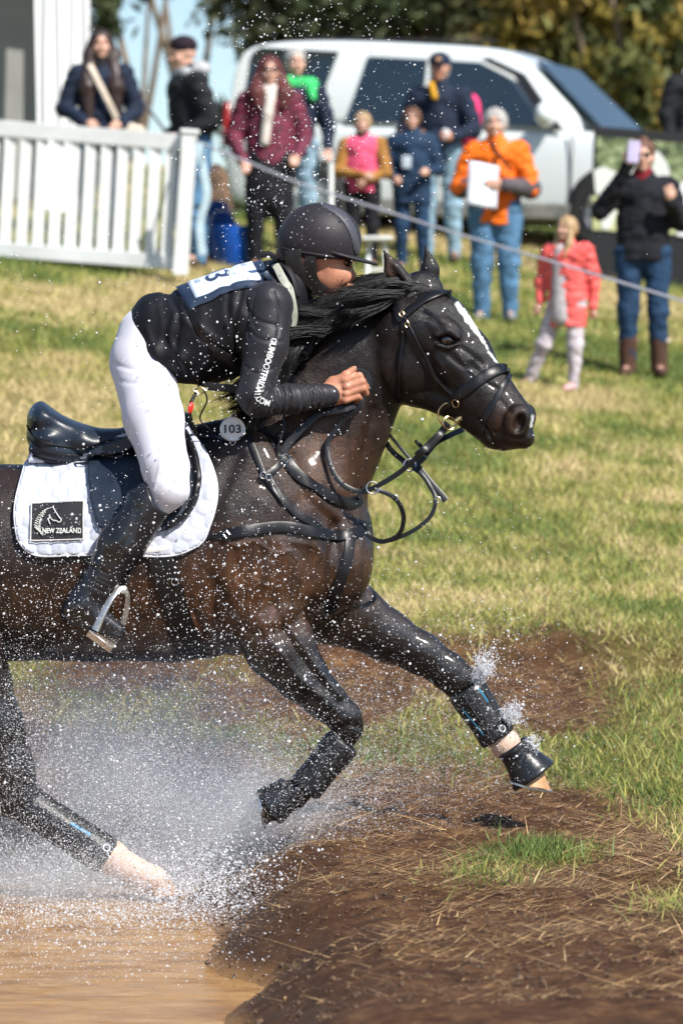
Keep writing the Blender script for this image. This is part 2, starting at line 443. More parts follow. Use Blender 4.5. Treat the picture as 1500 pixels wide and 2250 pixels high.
soil = ramp(n, noise(n, 9, 8, 0.75, v), [(0.3, (0.026, 0.011, 0.005)), (0.5, (0.105, 0.046, 0.019)), (0.7, (0.27, 0.145, 0.062))])
turf = ramp(n, noise(n, 1.3, 6, 0.7, v), [(0.3, (0.10, 0.13, 0.03)), (0.5, (0.22, 0.20, 0.06)), (0.62, (0.33, 0.25, 0.10)), (0.75, (0.38, 0.28, 0.14))])
soil2 = mixrgb(n, wa, soil, (0.070, 0.032, 0.014)); soil2 = mixrgb(n, attr(n, 'silt').outputs['Fac'], soil2, (0.34, 0.18, 0.07)); b.inputs['Specular IOR Level'].default_value = 0.22
n.links.new(mixrgb(n, ga, soil2, turf), b.inputs['Base Color'])
rr = n.nodes.new('ShaderNodeMapRange'); n.links.new(wa, rr.inputs[0]); rr.inputs[3].default_value = 0.85; rr.inputs[4].default_value = 0.35
n.links.new(rr.outputs[0], b.inputs['Roughness'])
bump(n, b, noise(n, 90, 6, 0.8, v), 0.8, 0.018)
ga_ = grassiness(GX, GY).ravel(); wet = (sstep(0.55, -0.1, GX - pond_edge(GY)) * sstep(15.5, 13.5, GY)).ravel()
ground = mesh_np("ground", V, Q, gm, attrs={'grass': ga_, 'wet': wet, 'silt': (sstep(-.055, -.105, GZ) * sstep(16.5, 15.5, GY)).ravel()}); tag(ground, kind='structure')

# pond: muddy tan water sheet at z = 0 with ripples
wx = np.linspace(-9, 0.1, 380); wy = np.linspace(7.0, 16.1, 360)
WX, WY = np.meshgrid(wx, wy, indexing='ij')
rip = 0.030 * (fbm(WX * 3, WY * 5, 5, 61) - 0.5) * (.35 + .65 * sstep(11.2, 13, WY))
# churned ring where the hind hoof lands
dd = np.hypot(WX + 0.85, WY - 13.4); rip = rip + 0.03 * np.exp(-(dd / 0.6)**2) * (fbm(WX * 18, WY * 18, 3, 71) - 0.4)
V = np.stack([WX, WY, rip - 0.105], -1).reshape(-1, 3); nyw = len(wy)
i = (np.arange(len(wx) - 1)[:, None] * nyw + np.arange(nyw - 1)[None]).ravel()
wm = bpy.data.materials.new("muddy_water"); n, b, out = nodes_of(wm); v = coords(n, (1, 2.2, 1))
v2 = coords(n, (1, 3.2, 1)); wc = ramp(n, noise(n, 4.0, 7, 0.7, v2), [(0.36, (0.32, 0.135, 0.03)), (0.5, (0.56, 0.28, 0.08)), (0.66, (0.74, 0.43, 0.16))])
fo = mixrgb(n, ramp(n, noise(n, 26, 8, 0.8, v2), [(.49, 0.0), (.60, 1.0)]), wc, (.82, .66, .46)); n.links.new(mixrgb(n, attr(n, 'foam').outputs['Fac'], wc, fo), b.inputs['Base Color'])
b.inputs['Roughness'].default_value = 0.12; b.inputs['Specular IOR Level'].default_value = 0.6
bump(n, b, noise(n, 24, 7, 0.75, v2), 1.0, 0.035)
pond = mesh_np("pond_water", V, np.stack([i, i + nyw, i + nyw + 1, i + 1], 1), wm, attrs={'foam': (.12 + .5 * sstep(11.0, 12.8, WY)).ravel()}); tag(pond, kind='structure')

# ------------------------------------------------------------------ grass, straw
def blades(N, X, Y, L, Wd, lean, az, base, colr, name, mat, curve=0.35, seg=2, lift=0.0):
    """N tapered blades, each seg+1 rows"""
    Z = ground_h(X, Y) - 0.006 + lift
    dx, dy = np.cos(az), np.sin(az)
    rows = []
    side = np.stack([-dy, dx, 0 * dx], 1)
    fac = rng.uniform(0, math.pi, N); side = np.stack([np.cos(fac), np.sin(fac) * .6, 0 * fac], 1)
    for k in range(seg + 1):
        t = k / seg; hor = L * (np.sin(lean) * t + curve * t * t * 0.6); ver = L * (np.cos(lean) * t - curve * t * t * 0.35 * np.abs(np.sin(lean) + .3))
        c = np.stack([X + dx * hor, Y + dy * hor, Z + np.maximum(ver, 0.002 * k)], 1)
        w = (Wd * (1 - t**1.6) * 0.5)[:, None]
        if k < seg: rows += [c - side * w, c + side * w]
        else: rows += [c]
    nv = len(rows); V = np.stack(rows, 1).reshape(-1, 3); b0 = np.arange(N)[:, None] * nv
    qs = [b0 + np.array([[2 * k, 2 * k + 1, 2 * k + 3, 2 * k + 2]]) for k in range(seg - 1)]
    ts = b0 + np.array([[2 * seg - 2, 2 * seg - 1, 2 * seg]])
    C = np.repeat(colr, nv, 0)
    fl = ([np.vstack(qs)] if qs else []) + [ts]
    return mesh_np(name, V, fl, mat, attrs={'tint': C}, smooth=False)
def blade_mat(name, rough=0.55, trans=0.25):
    m = bpy.data.materials.new(name); n, b, out = nodes_of(m)
    a = attr(n, 'tint'); n.links.new(a.outputs['Color'], b.inputs['Base Color']); b.inputs['Roughness'].default_value = rough
    b.inputs['Specular IOR Level'].default_value = 0.3
    t = n.nodes.new('ShaderNodeBsdfTranslucent'); n.links.new(a.outputs['Color'], t.inputs[0])
    mx = n.nodes.new('ShaderNodeMixShader'); mx.inputs[0].default_value = trans
    n.links.new(b.outputs[0], mx.inputs[1]); n.links.new(t.outputs[0], mx.inputs[2]); n.links.new(mx.outputs[0], out.inputs[0])
    return m
GM = blade_mat("grass_blades"); SM = blade_mat("dry_straw", 0.6, 0.1)
def scatter(N, y0, y1, pw=1.0, wide=0.115):
    Y = y0 + (y1 - y0) * rng.random(N)**pw; X = (rng.random(N) * 2 - 1) * wide * Y
    return X, Y
def grasscol(X, Y, bias=0.0):
    n1 = fbm(X * 0.9 + 9, Y * 0.33, 5, 81); n2 = rng.random(len(X)); n3 = fbm(X * 2.3, Y * 2.3, 3, 83)
    t = np.clip((n1 - 0.47) * 3.0 + (n3 - .5) * 1.8 + (n2 - 0.5) * 1.0 + 0.45 + bias, 0, 1)[:, None]
    g = np.array([0.125, 0.185, 0.045]); y = np.array([0.40, 0.39, 0.095]); s = np.array([0.62, 0.49, 0.25])
    c = np.where(t < 0.55, g + (y - g) * t / 0.55, y + (s - y) * (t - 0.55) / 0.45)
    return c * rng.uniform(0.75, 1.25, (len(X), 1))
# far field
X, Y = scatter(330000, 17.0, 46.0, 1.05)
keep = rng.random(len(X)) < grassiness(X, Y); X, Y = X[keep], Y[keep]; N = len(X)
blades(N, X, Y, rng.uniform(0.03, 0.075, N) * (1 + (Y - 17) / 60), rng.uniform(0.004, 0.009, N) * (1 + (Y - 17) / 16), rng.uniform(0.1, 1.0, N),
       rng.uniform(0, 6.28, N), 0, grasscol(X, Y, .02), "grass_field", GM)
tag(bpy.data.objects["grass_field"], 'green and yellow mown grass on the slope behind the horse', 'grass', kind='stuff')
# near right, lush
X, Y = scatter(105000, 12.0, 18.5, 1.0)
keep = (rng.random(len(X)) < grassiness(X, Y)**1.2 * sstep(0, .1, X + 1.2)) & (X > -3); X, Y = X[keep], Y[keep]; N = len(X)
blades(N, X, Y, rng.uniform(0.03, 0.095, N), rng.uniform(0.003, 0.008, N), rng.uniform(0.15, 1.05, N), rng.uniform(0, 6.28, N), 0,
       grasscol(X, Y, -0.22), "grass_tufts", GM, seg=3)
tag(bpy.data.objects["grass_tufts"], 'lush green grass at the right edge of the muddy bank', 'grass', kind='stuff')
# foreground small tufts
N = 3000; k = rng.choice(4, N, p=(.58, .14, .28, .0))
cx = np.array([0.62, 0.42, 1.0, -0.22])[k]; cy = np.array([13.15, 12.35, 11.6, 11.8])[k]; sx = np.array([.1, .08, .09, .035])[k]
X = cx + rng.normal(0, 1, N) * sx; Y = cy + rng.normal(0, 1, N) * sx * 2
blades(N, X, Y, rng.uniform(0.02, 0.075, N), rng.uniform(0.003, 0.006, N), rng.uniform(0.1, 1.1, N), rng.uniform(0, 6.28, N), 0, grasscol(X, Y, -0.2), "grass_sprigs", GM, seg=3)
tag(bpy.data.objects["grass_sprigs"], 'small green grass sprigs growing out of the bare mud', 'grass', kind='stuff')
# straw lying on the earth
N0 = 520000
X = rng.uniform(-1.6, 2.0, N0); Y = 9.8 + 8.6 * rng.random(N0)**0.85
dens = sstep(-0.25, 0.5, X - pond_edge(Y)) * (0.30 + 0.70 * sstep(-0.2, 1.1, X)) * (1 - 0.5 * grassiness(X, Y)) * (0.3 + 0.7 * sstep(0.4, 0.6, fbm(X * 2.2, Y * 2.2, 3, 91)))
dens = np.where(Y > 13.9, np.maximum(dens, 0.35 * sstep(-1.6, -0.5, X)), dens)
keep = rng.random(N0) < dens; X, Y = X[keep], Y[keep]; N = len(X)
straw_c = np.where(rng.random((N, 1)) < .64, np.array([0.13, 0.065, 0.03]) * rng.uniform(.1, 1.2, (N, 1)), np.array([0.80, 0.52, 0.25]) * rng.uniform(0.4, 1.15, (N, 1))) * np.array([1, 1, 1]) + rng.normal(0, .01, (N, 3))
az = rng.normal(0.42, 0.55, N) + np.where(rng.random(N) < 0.5, math.pi, 0)
blades(N, X, Y, (rng.gamma(1.6, 0.020, N) + 0.008) * (1 + 2.2 * (rng.random(N) < .12)), rng.uniform(0.0012, 0.0042, N) * rng.uniform(.5, 1, N), rng.uniform(1.25, 1.53, N), az, 0, np.clip(straw_c, 0.02, 1), "straw_litter", SM, curve=0.05, lift=0.010)
tag(bpy.data.objects["straw_litter"], 'dry straw stalks strewn over the brown mud', 'straw', kind='stuff')
N = 2300; X = rng.uniform(-0.9, 2.0, N); Y = 9.9 + 6.5 * rng.random(N)
keep = rng.random(N) < sstep(-0.1, 0.7, X - pond_edge(Y)) * (.35 + .65 * sstep(-.1, .9, X)) * (0.25 + 0.75 * sstep(0.42, 0.58, fbm(X * 2.2, Y * 2.2, 3, 91))); X, Y = X[keep], Y[keep]; N = len(X)
az = rng.normal(0.45, 0.42, N) + np.where(rng.random(N) < 0.5, math.pi, 0)
blades(N, X, Y, rng.uniform(.035, .13, N), rng.uniform(0.002, 0.0048, N), rng.uniform(1.15, 1.5, N), az, 0, np.array([0.80, 0.58, 0.32]) * rng.uniform(.6, 1.1, (N, 1)), "straw_stalks", SM, curve=0.05, lift=0.012)
tag(bpy.data.objects["straw_stalks"], 'long pale straw stalks lying across the mud in the foreground', 'straw', kind='stuff')
# crumbs of soil
N = 14000; X = rng.uniform(-1.5, 2.0, N); Y = 9.8 + 8.2 * rng.random(N); keep = (X > pond_edge(Y) - 0.1) | (Y > 14.0); X, Y = X[keep], Y[keep]; N = len(X)
r = rng.gamma(1.6, 0.0019, N) + 0.001
O6 = np.array([(1, 0, 0), (-1, 0, 0), (0, 1, 0), (0, -1, 0), (0, 0, 1), (0, 0, -1)], float)
T8 = np.array([(0, 2, 4), (2, 1, 4), (1, 3, 4), (3, 0, 4), (2, 0, 5), (1, 2, 5), (3, 1, 5), (0, 3, 5)])
def octas(C, r, jit=0.35):
    n = len(C); V = C[:, None] + O6[None] * r[:, None, None] * (1 + jit * rng.uniform(-1, 1, (n, 6, 1)))
    return V.reshape(-1, 3), (T8[None] + 6 * np.arange(n)[:, None, None]).reshape(-1, 3)
V, T = octas(np.stack([X, Y, ground_h(X, Y) + 0.002], 1), r)
o = mesh_np("soil_crumbs", V, T, M("soil_crumb", (0.12, 0.07, 0.042), 0.85, var=0.7, nscale=30), smooth=False)
tag(o, 'dark crumbs of earth on the muddy bank', 'soil', kind='stuff')
# ------------------------------------------------------------------ horse
def hp(px, py, dy=0.0):   # dy = metres from the horse's mid plane (negative = near side)
    return P(px, py, YH + dy)
PX = YH / F
hs = SDF()
def hc(a, b, ra, rb, k=0.03, sq=1.0, ax=(0, 1, 0), sub=False):
    hs.cone(hp(*a), hp(*b), ra * PX, rb * PX, k, sq, ax, sub)
def he(c, r, rot=None, k=0.03, sub=False):
    hs.ell(hp(*c), np.array(r) * PX, rot, k, sub)
# trunk
T = [(-720, 1195, 225), (-520, 1200, 235), (-250, 1225, 212), (0, 1237, 213), (200, 1232, 220), (370, 1222, 232), (520, 1190, 240)]
SQ = [.80, .80, .80, .86, .9, .84, .74]
for i in range(len(T) - 1): hc((T[i][0], T[i][1], 0), (T[i + 1][0], T[i + 1][1], 0), T[i][2], T[i + 1][2], 0.02, SQ[i])
hc((520, 1190, 0), (655, 1185, 0), 240, 165, 0.05, .66)
hc((360, 1010, 0), (560, 985, 0), 60, 75, 0.05, .6)          # withers
# neck
NK = [((600, 1110), 190, .60), ((668, 1000), 150, .50), ((727, 908), 128, .48), ((788, 808), 108, .50), ((850, 752), 98, .58)]
for (a, ra, s1), (b_, rb, s2) in zip(NK[:-1], NK[1:]): hc((*a, 0), (*b_, 0), ra, rb, 0.05, (s1 + s2) / 2)
# chest
hc((640, 1180, 0), (690, 1240, 0), 130, 118, 0.05, 1.0)
he((722, 1245, -.085), (92, 74, 100), (0, 0.2, 0), 0.045)
he((728, 1240, .085), (82, 74, 96), (0, 0.2, 0), 0.045)
he((640, 1085, -.085), (120, 70, 110), (0, -0.6, 0), 0.05)
# near shoulder blade and triceps
he((590, 1100, -.165), (88, 58, 165), (0, -0.42, 0), 0.05)
he((560, 1270, -.185), (120, 62, 110), (0, 0.5, 0), 0.05)
he((600, 1100, .165), (88, 58, 165), (0, -0.42, 0), 0.05)
he((660, 1290, .16), (90, 62, 100), (0, 0.5, 0), 0.05)
# near forearm (bent fore leg)
L1 = [((592, 1370), 84, -.175), ((615, 1420), 74, -.18), ((660, 1482), 55, -.185), ((712, 1536), 41, -.185), ((757, 1578), 37, -.185)]
def leg(L, k=0.022, sq=.82):
    for (a, ra, da), (b_, rb, db) in zip(L[:-1], L[1:]): hc((*a, da), (*b_, db), ra, rb, k, sq)
leg(L1, 0.03)
leg([((757, 1578), 36, -.185), ((765, 1600), 31, -.18), ((742, 1645), 25, -.175), ((690, 1712), 24, -.17), ((645, 1745), 31, -.165), ((618, 1762), 31, -.165), ((604, 1770), 34, -.165)], 0.015)
# far forearm (reaching fore leg)
leg([((700, 1330), 92, .13), ((770, 1350), 70, .15), ((850, 1397), 54, .155), ((925, 1436), 43, .16), ((985, 1476), 37, .16), ((1010, 1500), 37, .16)], 0.035)
leg([((1010, 1500), 37, .16), ((1040, 1545), 27, .16), ((1085, 1607), 26, .16), ((1108, 1632), 32, .16), ((1130, 1662), 27, .16), ((1150, 1690), 34, .16)], 0.015)
# near hind leg, coming from outside the picture
leg([((-330, 1280), 200, -.15), ((-160, 1400), 125, -.19), ((-75, 1500), 92, -.20), ((-22, 1600), 68, -.20), ((10, 1690), 58, -.20), ((30, 1745), 50, -.20)], 0.05)
leg([((10, 1700), 52, -.20), ((-35, 1720), 24, -.20)], 0.03)
leg([((30, 1745), 50, -.20), ((95, 1785), 34, -.20), ((190, 1850), 30, -.20), ((243, 1884), 36, -.20), ((290, 1910), 28, -.20), ((335, 1935), 34, -.20)], 0.02)
# far hind leg, driving behind
leg([((-420, 1280), 200, .15), ((-400, 1430), 120, .19), ((-440, 1560), 75, .2), ((-500, 1660), 55, .2), ((-530, 1700), 46, .2), ((-500, 1780), 32, .2), ((-470, 1860), 31, .2), ((-455, 1900), 36, .2), ((-420, 1940), 28, .2), ((-400, 1965), 36, .2)], 0.04)
# tail root
leg([((-900, 1120), 50, 0), ((-960, 1180), 40, 0), ((-985, 1260), 30, 0)], 0.04)
# head: slightly turned towards the camera
def hy(px): return -0.03 - 0.13 * (px - 880) / 280.0
def hh(a, b, ra, rb, k=0.02, sq=.62): hc((*a, hy(a[0])), (*b, hy(b[0])), ra, rb, k, sq)
hh((905, 735), (950, 730), 92, 86, .03, .72)
hh((950, 730), (1006, 792), 84, 76, .02, .68)
hh((1006, 792), (1060, 870), 76, 64, .02, .64)
hh((1062, 868), (1108, 920), 66, 60, .02, .66)
hh((1108, 920), (1128, 935), 53, 42, .02, .74)
he((905, 800, hy(900) - .005), (82, 62, 88), (0, 0, 0), .02)                   # cheek
he((918, 812, hy(900) + .02), (80, 66, 80), (0, 0, 0), .02)
hh((930, 850), (1040, 905), 44, 36, .025, .7)                                 # jaw bar
hh((1040, 915), (1082, 955), 34, 30, .02, .9)                                  # chin
hh((1088, 962), (1100, 972), 27, 20, .012, 1.3)                                # lower lip
hh((1125, 955), (1150, 962), 34, 24, .012, 1.4)                                # upper lip
he((1136, 925, hy(1136) - .052), (30, 20, 38), (0, 0.35, 0), .012)            # nostril rim
he((1150, 922, hy(1136) + .052), (26, 20, 36), (0, 0.35, 0), .012)
he((1140, 932, hy(1136) - .083), (13, 20, 24), (0, 0.3, 0), .008, True)
he((1152, 928, hy(1136) + .078), (13, 16, 22), (0, 0.3, 0), .008, True)
he((978, 722, hy(978) - .068), (42, 20, 24), (0, 0.45, 0), .018)              # brow
he((985, 722, hy(978) + .075), (38, 20, 24), (0, 0.45, 0), .018)
he((981, 748, hy(981) - .092), (25, 14, 17), (0, 0.2, 0), .008, True)         # eye socket
hh((968, 726), (1002, 740), 9, 8, .008, 1) if False else None
hc((958, 737, hy(975) - .088), (985, 728, hy(975) - .093), 6, 6.5, .006); hc((985, 728, hy(975) - .093), (1006, 742, hy(1000) - .082), 6.5, 5, .006)  # upper lid
hc((960, 758, hy(975) - .088), (985, 765, hy(975) - .089), 5, 5, .006); hc((985, 765, hy(975) - .089), (1004, 757, hy(1000) - .082), 5, 4, .006)     # lower lid
hc((990, 800, hy(990) - .062), (1052, 858, hy(1050) - .048), 13, 9, .022)      # facial crest
hc((925, 645, -.02), (905, 662, 0), 50, 60, .03, .6)                             # poll
# ears
def ear(base, mid, tip, dy, k=0.012):
    hc((*base, dy), (*mid, dy - .005), 30, 20, k, .75); hc((*mid, dy - .005), (*tip, dy - .01), 20, 2, k, .6)
ear((886, 632), (864, 594), (842, 548), -.055)
hc((874, 622, -.098), (853, 576, -.088), 20, 7, .006, 1.0, sub=True)
ear((938, 632), (944, 592), (934, 538), .055)
Vh, Qh = hs.build(0.0058, 3)
Nh = normals(Vh, Qh)
# sculpted strokes: veins, muscle seams, folds (near side)
def sculpt(pts, w, amt, n=24):
    global Vh
    sp = spline(pts, n); lo = sp.min(0) - 3 * w; hi = sp.max(0) + 3 * w
    x, y = topx(Vh); m = (x > lo[0]) & (x < hi[0]) & (y > lo[1]) & (y < hi[1]) & (Nh[:, 1] < 0.35) & (Vh[:, 1] < YH + .05)
    idx = np.nonzero(m)[0]
    d = segdist(x[idx], y[idx], sp); Vh[idx] += Nh[idx] * (amt * np.exp(-(d / w)**2))[:, None]
for pts, w, a in [
    ([(1052, 922), (1070, 948), (1085, 975), (1096, 992)], 3.2, -.009), ([(1085, 950), (1110, 958), (1150, 965)], 5, -.003),
    ([(985, 780), (1010, 800), (1040, 812)], 6, -.004), ([(1000, 770), (1030, 812), (1075, 838), (1100, 850)], 5, .0035),
    ([(960, 790), (985, 830), (990, 870)], 5, .003), ([(1010, 762), (1035, 780), (1060, 800)], 6, -.004),
    ([(985, 690), (1010, 712), (1030, 740)], 8, -.004), ([(930, 690), (950, 700), (965, 715)], 10, -.006),
    ([(880, 740), (862, 800), (872, 860)], 12, -.010), ([(900, 870), (940, 862), (985, 872)], 9, -.004),
    ([(820, 900), (800, 990), (785, 1080)], 9, -.010), ([(840, 780), (800, 900), (765, 1010), (750, 1080)], 16, .006),
    ([(600, 960), (640, 1040), (680, 1100), (740, 1150)], 16, -.007), ([(520, 1000), (470, 1120), (450, 1230), (480, 1330)], 18, -.010),
    ([(620, 1010), (560, 1120), (520, 1230)], 14, -.004), ([(660, 1100), (610, 1180), (560, 1260)], 16, -.004),
    ([(480, 1340), (540, 1385), (600, 1400), (650, 1380)], 14, -.008), ([(690, 1330), (650, 1370), (600, 1390)], 12, -.010),
    ([(735, 1160), (725, 1230), (720, 1310)], 9, -.010), ([(640, 1190), (700, 1210), (728, 1290)], 7, .004),
    ([(480, 1180), (520, 1200), (560, 1190), (600, 1215), (640, 1210)], 4, .004), ([(520, 1200), (540, 1260), (590, 1290)], 4, .003),
    ([(430, 1250), (450, 1300), (440, 1360)], 5, .003), ([(640, 1215), (660, 1250), (640, 1310)], 4, .003),
    ([(600, 1330), (640, 1420), (700, 1500), (745, 1545)], 10, -.007), ([(570, 1360), (600, 1440), (660, 1510)], 9, .004),
    ([(640, 1380), (690, 1460), (750, 1530)], 6, .005), ([(745, 1600), (770, 1592), (790, 1600)], 6, -.005),
    ([(780, 1320), (860, 1370), (940, 1415), (1000, 1450)], 8, -.006), ([(760, 1370), (850, 1420), (930, 1460)], 9, .004),
    ([(985, 1470), (1020, 1480)], 8, -.004), ([(980, 1500), (1010, 1515)], 8, -.004),
    ([(560, 1060), (600, 1075), (640, 1110)], 6, -.002),
    ([(735, 1150), (742, 1220), (728, 1310), (700, 1360)], 11, -.014), ([(690, 1180), (705, 1240), (690, 1300)], 20, .010), ([(610, 1190), (650, 1260), (640, 1330)], 18, .007),
    ([(540, 1180), (500, 1260), (520, 1340)], 20, .008), ([(560, 1100), (530, 1190)], 24, .007), ([(640, 1010), (690, 1090), (740, 1140)], 12, .007), ([(590, 1395), (640, 1470), (700, 1530)], 8, .008), ([(625, 1385), (668, 1450), (720, 1515)], 7, -.009),
    ([(790, 1345), (870, 1392), (950, 1432)], 9, .006), ([(1040, 800), (1060, 830), (1090, 850)], 7, -.005), ([(1100, 880), (1120, 905)], 6, -.004), ([(940, 780), (960, 830), (1000, 860)], 10, -.005),
    ([(250, 1290), (300, 1360), (330, 1430)], 20, -.006), ([(430, 1350), (470, 1410), (500, 1450)], 10, -.007),
]: sculpt(pts, w, a)
x, y = topx(Vh)
n1 = fbm(Vh[:, 0] * 14, Vh[:, 2] * 14, 4, 5) - .5; Vh += Nh * (0.0035 * n1)[:, None] * (y < 1500)[:, None]
Nh = normals(Vh, Qh)
# coat markings
near = Vh[:, 1] < YH + .02
brown = np.maximum.reduce([0.95 * np.exp(-(((x - 330) / 210)**2 + ((y - 1345) / 120)**2)), .9 * np.exp(-(((x - 560) / 190)**2 + ((y - 1290) / 120)**2)),
    .65 * np.exp(-(((x - 700) / 130)**2 + ((y - 1020) / 150)**2)), .35 * np.exp(-(((x + 300) / 500)**2 + ((y - 1200) / 200)**2)), .45 * np.exp(-(((x - 790) / 60)**2 + ((y - 1230) / 90)**2)),
    .30 * np.exp(-(((x - 1110) / 40)**2 + ((y - 930) / 50)**2)), .5 * np.exp(-(((x - 850) / 22)**2 + ((y - 600) / 36)**2)), .3 * np.exp(-(((x - 120) / 160)**2 + ((y - 1330) / 90)**2))])
brown = brown * (0.75 + 0.5 * fbm(x / 60, y / 60, 3, 8)) * sstep(1480, 1380, y)
blz = segdist(x, y, [(1002, 668), (1026, 697), (1052, 735), (1075, 775), (1095, 800)])
wd = np.interp(x, [998, 1010, 1040, 1060, 1100], [3, 8, 7.5, 3.6, 1.5])
yl = (fbm(x / 5, y / 5, 3, 3) - .35) * 7
white = sstep(1.5, -1.5, blz - wd + yl) * (y < 830) * (x > 990)
snip = sstep(2, -2, segdist(x, y, [(1170, 915), (1166, 935)]) - 4 + yl)*0.6; white = np.maximum(white, snip * (x > 1100) * (y < 990))
sock = sstep(-3, 3, (x - 1080) * .55 + (y - 1600) * .83 - 14) * (x > 1000) * (y > 1550)
sock2 = sstep(-3, 3, (x - 232) * .9 + (y - 1870) * .45) * (x > 180) * (x < 450) * (y > 1800)
pink = np.clip(sock + sock2, 0, 1)
hm = bpy.data.materials.new("dark_bay_coat"); n, b, out = nodes_of(hm); v = coords(n)
fa = noise(n, 7, 5, 0.6, v)
dark = ramp(n, fa, [(0.35, (0.0045, 0.0035, 0.004)), (0.7, (0.013, 0.009, 0.008))])
brn = ramp(n, fa, [(0.3, (0.050, 0.022, 0.010)), (0.7, (0.16, 0.068, 0.030))])
st_ = ramp(n, noise(n, 26, 5, .7, coords(n, (1, 1, .16)), 1.5), [(.38, .35), (.6, 1.0)]); stm = n.nodes.new('ShaderNodeMath'); stm.operation = 'MULTIPLY'; n.links.new(st_, stm.inputs[0]); n.links.new(attr(n, 'brown').outputs['Fac'], stm.inputs[1])
c = mixrgb(n, stm.outputs[0], dark, brn)
c = mixrgb(n, attr(n, 'white').outputs['Fac'], c, (0.75, 0.74, 0.74))
c = mixrgb(n, attr(n, 'pink').outputs['Fac'], c, (0.66, 0.46, 0.36))
n.links.new(c, b.inputs['Base Color'])
rv = n.nodes.new('ShaderNodeMapRange'); n.links.new(noise(n, 16, 6, .7, v), rv.inputs[0]); rv.inputs[1].default_value = .3; rv.inputs[2].default_value = .7; rv.inputs[3].default_value = 0.22; rv.inputs[4].default_value = 0.55
n.links.new(rv.outputs[0], b.inputs['Roughness']); b.inputs['Specular IOR Level'].default_value = 0.32
b.inputs['Sheen Weight'].default_value = 0.0
cw = n.nodes.new('ShaderNodeMath'); cw.operation = 'MULTIPLY'; n.links.new(attr(n, 'wet').outputs['Fac'], cw.inputs[0]); n.links.new(ramp(n, noise(n, 13, 5, .7, v), [(.42, .15), (.58, 1.0)]), cw.inputs[1])
n.links.new(cw.outputs[0], b.inputs['Coat Weight']); b.inputs['Coat Roughness'].default_value = .10; b.inputs['Sheen Roughness'].default_value = .4
vs = coords(n, (1, 1, .28)); m1 = n.nodes.new('ShaderNodeMath'); m1.operation = 'ADD'
n.links.new(noise(n, 420, 2, .6, vs), m1.inputs[0]); n.links.new(noise(n, 38, 5, .65, v), m1.inputs[1])
bump(n, b, m1.outputs[0], 0.6, 0.004)
HORSE = empty("horse", (-0.4, YH, 0), 'dark bay horse with a white blaze cantering out of the water', 'horse')
horse_body = mesh_np("body", Vh, Qh, hm, HORSE, attrs={'brown': np.clip(brown, 0, 1), 'white': white, 'pink': pink, 'wet': np.clip(.14 + .6 * sstep(1200, 1400, y) + .5 * np.exp(-(((x - 720) / 110)**2 + ((y - 1200) / 150)**2)), 0, 1)})
HB = bvh(Vh, Qh)
# eye
eye_m = M("horse_eye", (0.006, 0.003, 0.002), 0.04, var=.3, bs=0, coat=1.0, spec=.8)
MB().ball(hp(982, 747, hy(981) - .074), (.024, .019, .021), 20, 14).make("eye", eye_m, HORSE)
MB().ball(hp(990, 747, hy(981) + .078), (.024, .019, .021), 20, 14).make("eye", eye_m, HORSE)
# hooves
horn = M("hoof_horn", (0.52, 0.30, 0.14), 0.5, var=.5, nscale=18, bscale=90, bs=.4, col2=(0.26, 0.13, 0.06))
horn_d = M("hoof_dark", (0.10, 0.06, 0.035), 0.5, var=.6, nscale=18)
steel = M("steel", (0.6, 0.6, 0.6), 0.28, 1.0, var=.15, nscale=30, bs=.1)
def hoof(top, toe, heel, dy, r_top, wid, mat, shoe=True):
    """top: coronet centre px; toe/heel px ends of the ground side"""
    toe3, heel3, top3 = hp(*toe, dy), hp(*heel, dy), hp(*top, dy)
    ax = (toe3 - heel3); Ls = np.linalg.norm(ax); ax /= Ls; nrm = top3 - (toe3 + heel3) / 2; nrm -= ax * (nrm @ ax); Hh = np.linalg.norm(nrm); nrm /= Hh
    cen = (toe3 + heel3) / 2; V = []; seg = 28; rows = 7
    for i in range(rows):
        t = i / (rows - 1)
        c = cen * (1 - t) + top3 * t; rx = Ls / 2 * (1 - t) + r_top * PX * t; ry = wid * PX * (1 - t * .22)
        for j in range(seg):
            a = 2 * math.pi * j / seg; ca = math.cos(a); fl = 1.0 if ca > 0 else 0.86
            V.append(c + ax * rx * ca * fl + np.array((0, 1, 0)) * ry * math.sin(a) * (1 - .12 * (ca < -.5)) + (-nrm * .004 * math.cos(3 * a) if i == 0 else 0))
    V = np.array(V); i = np.arange(rows - 1)[:, None] * seg; j = np.arange(seg)[None]
    Q = np.stack([i + j, i + (j + 1) % seg, i + seg + (j + 1) % seg, i + seg + j], -1).reshape(-1, 4)
    mb = MB().add(V, Q, np.array([list(range(seg))[::-1]]), np.array([[(rows - 1) * seg + k for k in range(seg)]]))
    ho = mb.make("hoof", mat, HORSE)
    if shoe:
        a = np.linspace(-2.45, 2.45, 30); path = np.array([cen - nrm * .004 + ax * Ls / 2 * .97 * math.cos(t) + np.array((0, 1, 0)) * wid * PX * .95 * math.sin(t) for t in a])
        m2 = MB().strap(path, np.tile(-nrm, (30, 1)), .018, .009); m2.make("horseshoe", steel, ho)
    return ho
hoof((1154, 1680), (1210, 1737), (1112, 1712), .16, 38, 44, horn)
hoof((603, 1764), (583, 1816), (572, 1742), -.165, 30, 36, horn_d)
hoof((338, 1930), (395, 1966), (318, 1968), -.20, 34, 40, horn)
hoof((-405, 1960), (-350, 2010), (-440, 2012), .2, 38, 42, horn_d)
